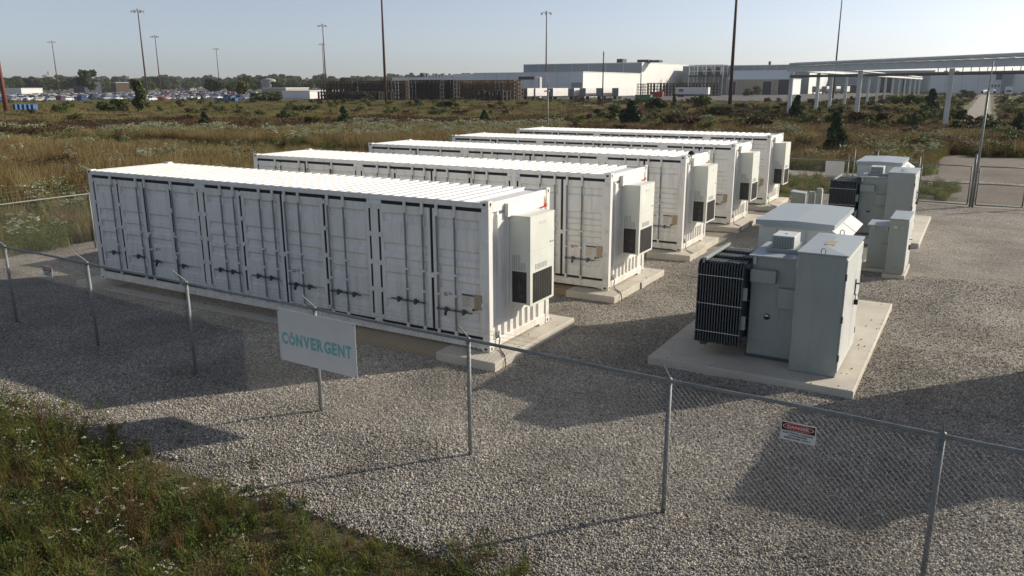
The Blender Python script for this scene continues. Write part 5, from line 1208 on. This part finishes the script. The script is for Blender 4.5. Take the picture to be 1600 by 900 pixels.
xt = np.array([12.05, 12.9, 11.6, 13.4, 9.6, 10.4, 14.6, 8.1, 15.4, 17.9]); yt = np.array([-4.9, -4.75, -5.1, -5.2, -5.15, -4.9, -5.3, -5.3, -5.4, -5.45]); x = np.r_[x, xt]; y = np.r_[y, yt]; edge = np.r_[edge, yt+.1]; cl += [10, 4, 6, 3, 11, 6, 4, 10, 6, 3]; n = len(x)
instancer('near_weeds', np.stack([x, y, np.full(n, -.05)], 1), np.stack([rng.uniform(-.15, .15, n), rng.uniform(-.15, .15, n), rng.uniform(0, 6.28, n)], 1), np.where(edge-y < .6, rng.uniform(.35, .8, n), rng.uniform(.5, 1.05, n)), np.array(cl), NP, 'mixed grass, clover and small flowering weeds in the lower left corner', 'weeds')

# ================================================================== LOOSE STONES OF THE GRAVEL
def stone(seed):
    g_ = np.random.default_rng(seed); bm = bmesh.new(); bmesh.ops.create_icosphere(bm, subdivisions=1, radius=1); sx = g_.uniform(.75, 1.3, 3)*np.array([1, 1, .62])
    for v in bm.verts: v.co = Vector(np.array(v.co)*sx*g_.uniform(.78, 1.18))
    me = bpy.data.meshes.new('stone'); bm.to_mesh(me); bm.free(); me.materials.append(MATS['stone']); return me
ST = [stone(k) for k in range(8)]
XS, YS_ = [], []
for d0, d1, dens in ((4, 12, 1150), (12, 17, 700), (17, 24, 260)):
    ang = R(78); n = int(dens*.5*ang*(d1*d1-d0*d0)); r_ = np.sqrt(rng.uniform(d0*d0, d1*d1, n)); th = YAW+rng.uniform(-ang/2, ang/2, n); x = CAM[0]+np.sin(th)*r_; y = CAM[1]+np.cos(th)*r_
    k = (y > -5.8+(vnoise(x, y, .8, 4)-.5)*.7) & (x > -6.2) & (x < 40) & (y < 25)
    for (x0, y0, x1, y1) in [(14.85, 1.4, 18.475, 7.74), (17.2, 11.1, 18.5, 12.9)]+[(CX[q]-.42, CY[q]-.45, CX[q]+12.57, CY[q]+2.9) for q in range(5)]: k &= ~((x > x0) & (x < x1) & (y > y0) & (y < y1))
    XS.append(x[k]); YS_.append(y[k])
x = np.concatenate(XS); y = np.concatenate(YS_); n = len(x); z = (vnoise(x, y, 2.3, 5)-.5)*.052+(vnoise(x, y, .9, 6)-.5)*.026
xs_, ys_, zs_ = [], [], []
for (x0, y0, x1, y1, h_, m_) in [(14.85, 1.4, 18.475, 7.74, .15, 60)]+[(CX[q]+10.4, CY[q]-.45, CX[q]+12.55, CY[q]+2.9, .17, 22) for q in range(3)]:
    for _ in range(m_):                                # stones kicked up onto the slabs
        t_ = random.random()**2*.3; s_ = random.choice('lrfb'); xx, yy = random.uniform(x0, x1), random.uniform(y0, y1)
        if s_ == 'l': xx = x0+.02+t_
        elif s_ == 'r': xx = x1-.02-t_
        elif s_ == 'f': yy = y0+.02+t_
        else: yy = y1-.02-t_
        xs_.append(xx); ys_.append(yy); zs_.append(h_+.006)
x = np.r_[x, xs_]; y = np.r_[y, ys_]; z = np.r_[z, zs_]; n = len(x)
instancer('gravel_stones', np.stack([x, y, z+.003], 1), rng.uniform(0, 6.28, (n, 3)), rng.uniform(.0075, .012, n)*np.where(rng.random(n) < .25, rng.uniform(1.2, 2.1, n), rng.uniform(.9, 1.45, n)), rng.integers(0, 8, n), ST, 'loose grey and tan crushed stones covering the yard', 'gravel')

# ================================================================== AIR
hz = MB().box((-4450, -950, -1.1), (1550, 4250, 84)).build('haze', 'white_paint'); hz.data.materials.clear()
m = bpy.data.materials.new('haze_air'); m.use_nodes = True; nt = m.node_tree; nt.nodes.remove(nt.nodes['Principled BSDF'])
pv = nt.nodes.new('ShaderNodeVolumePrincipled'); pv.inputs['Color'].default_value = (0.92, 0.95, 1.0, 1); pv.inputs['Density'].default_value = 0.00010; pv.inputs['Anisotropy'].default_value = 0.2
nt.links.new(pv.outputs[0], nt.nodes['Material Output'].inputs['Volume']); hz.data.materials.append(m); tag(hz, 'pale haze over the far field and skyline', 'haze', kind='stuff')
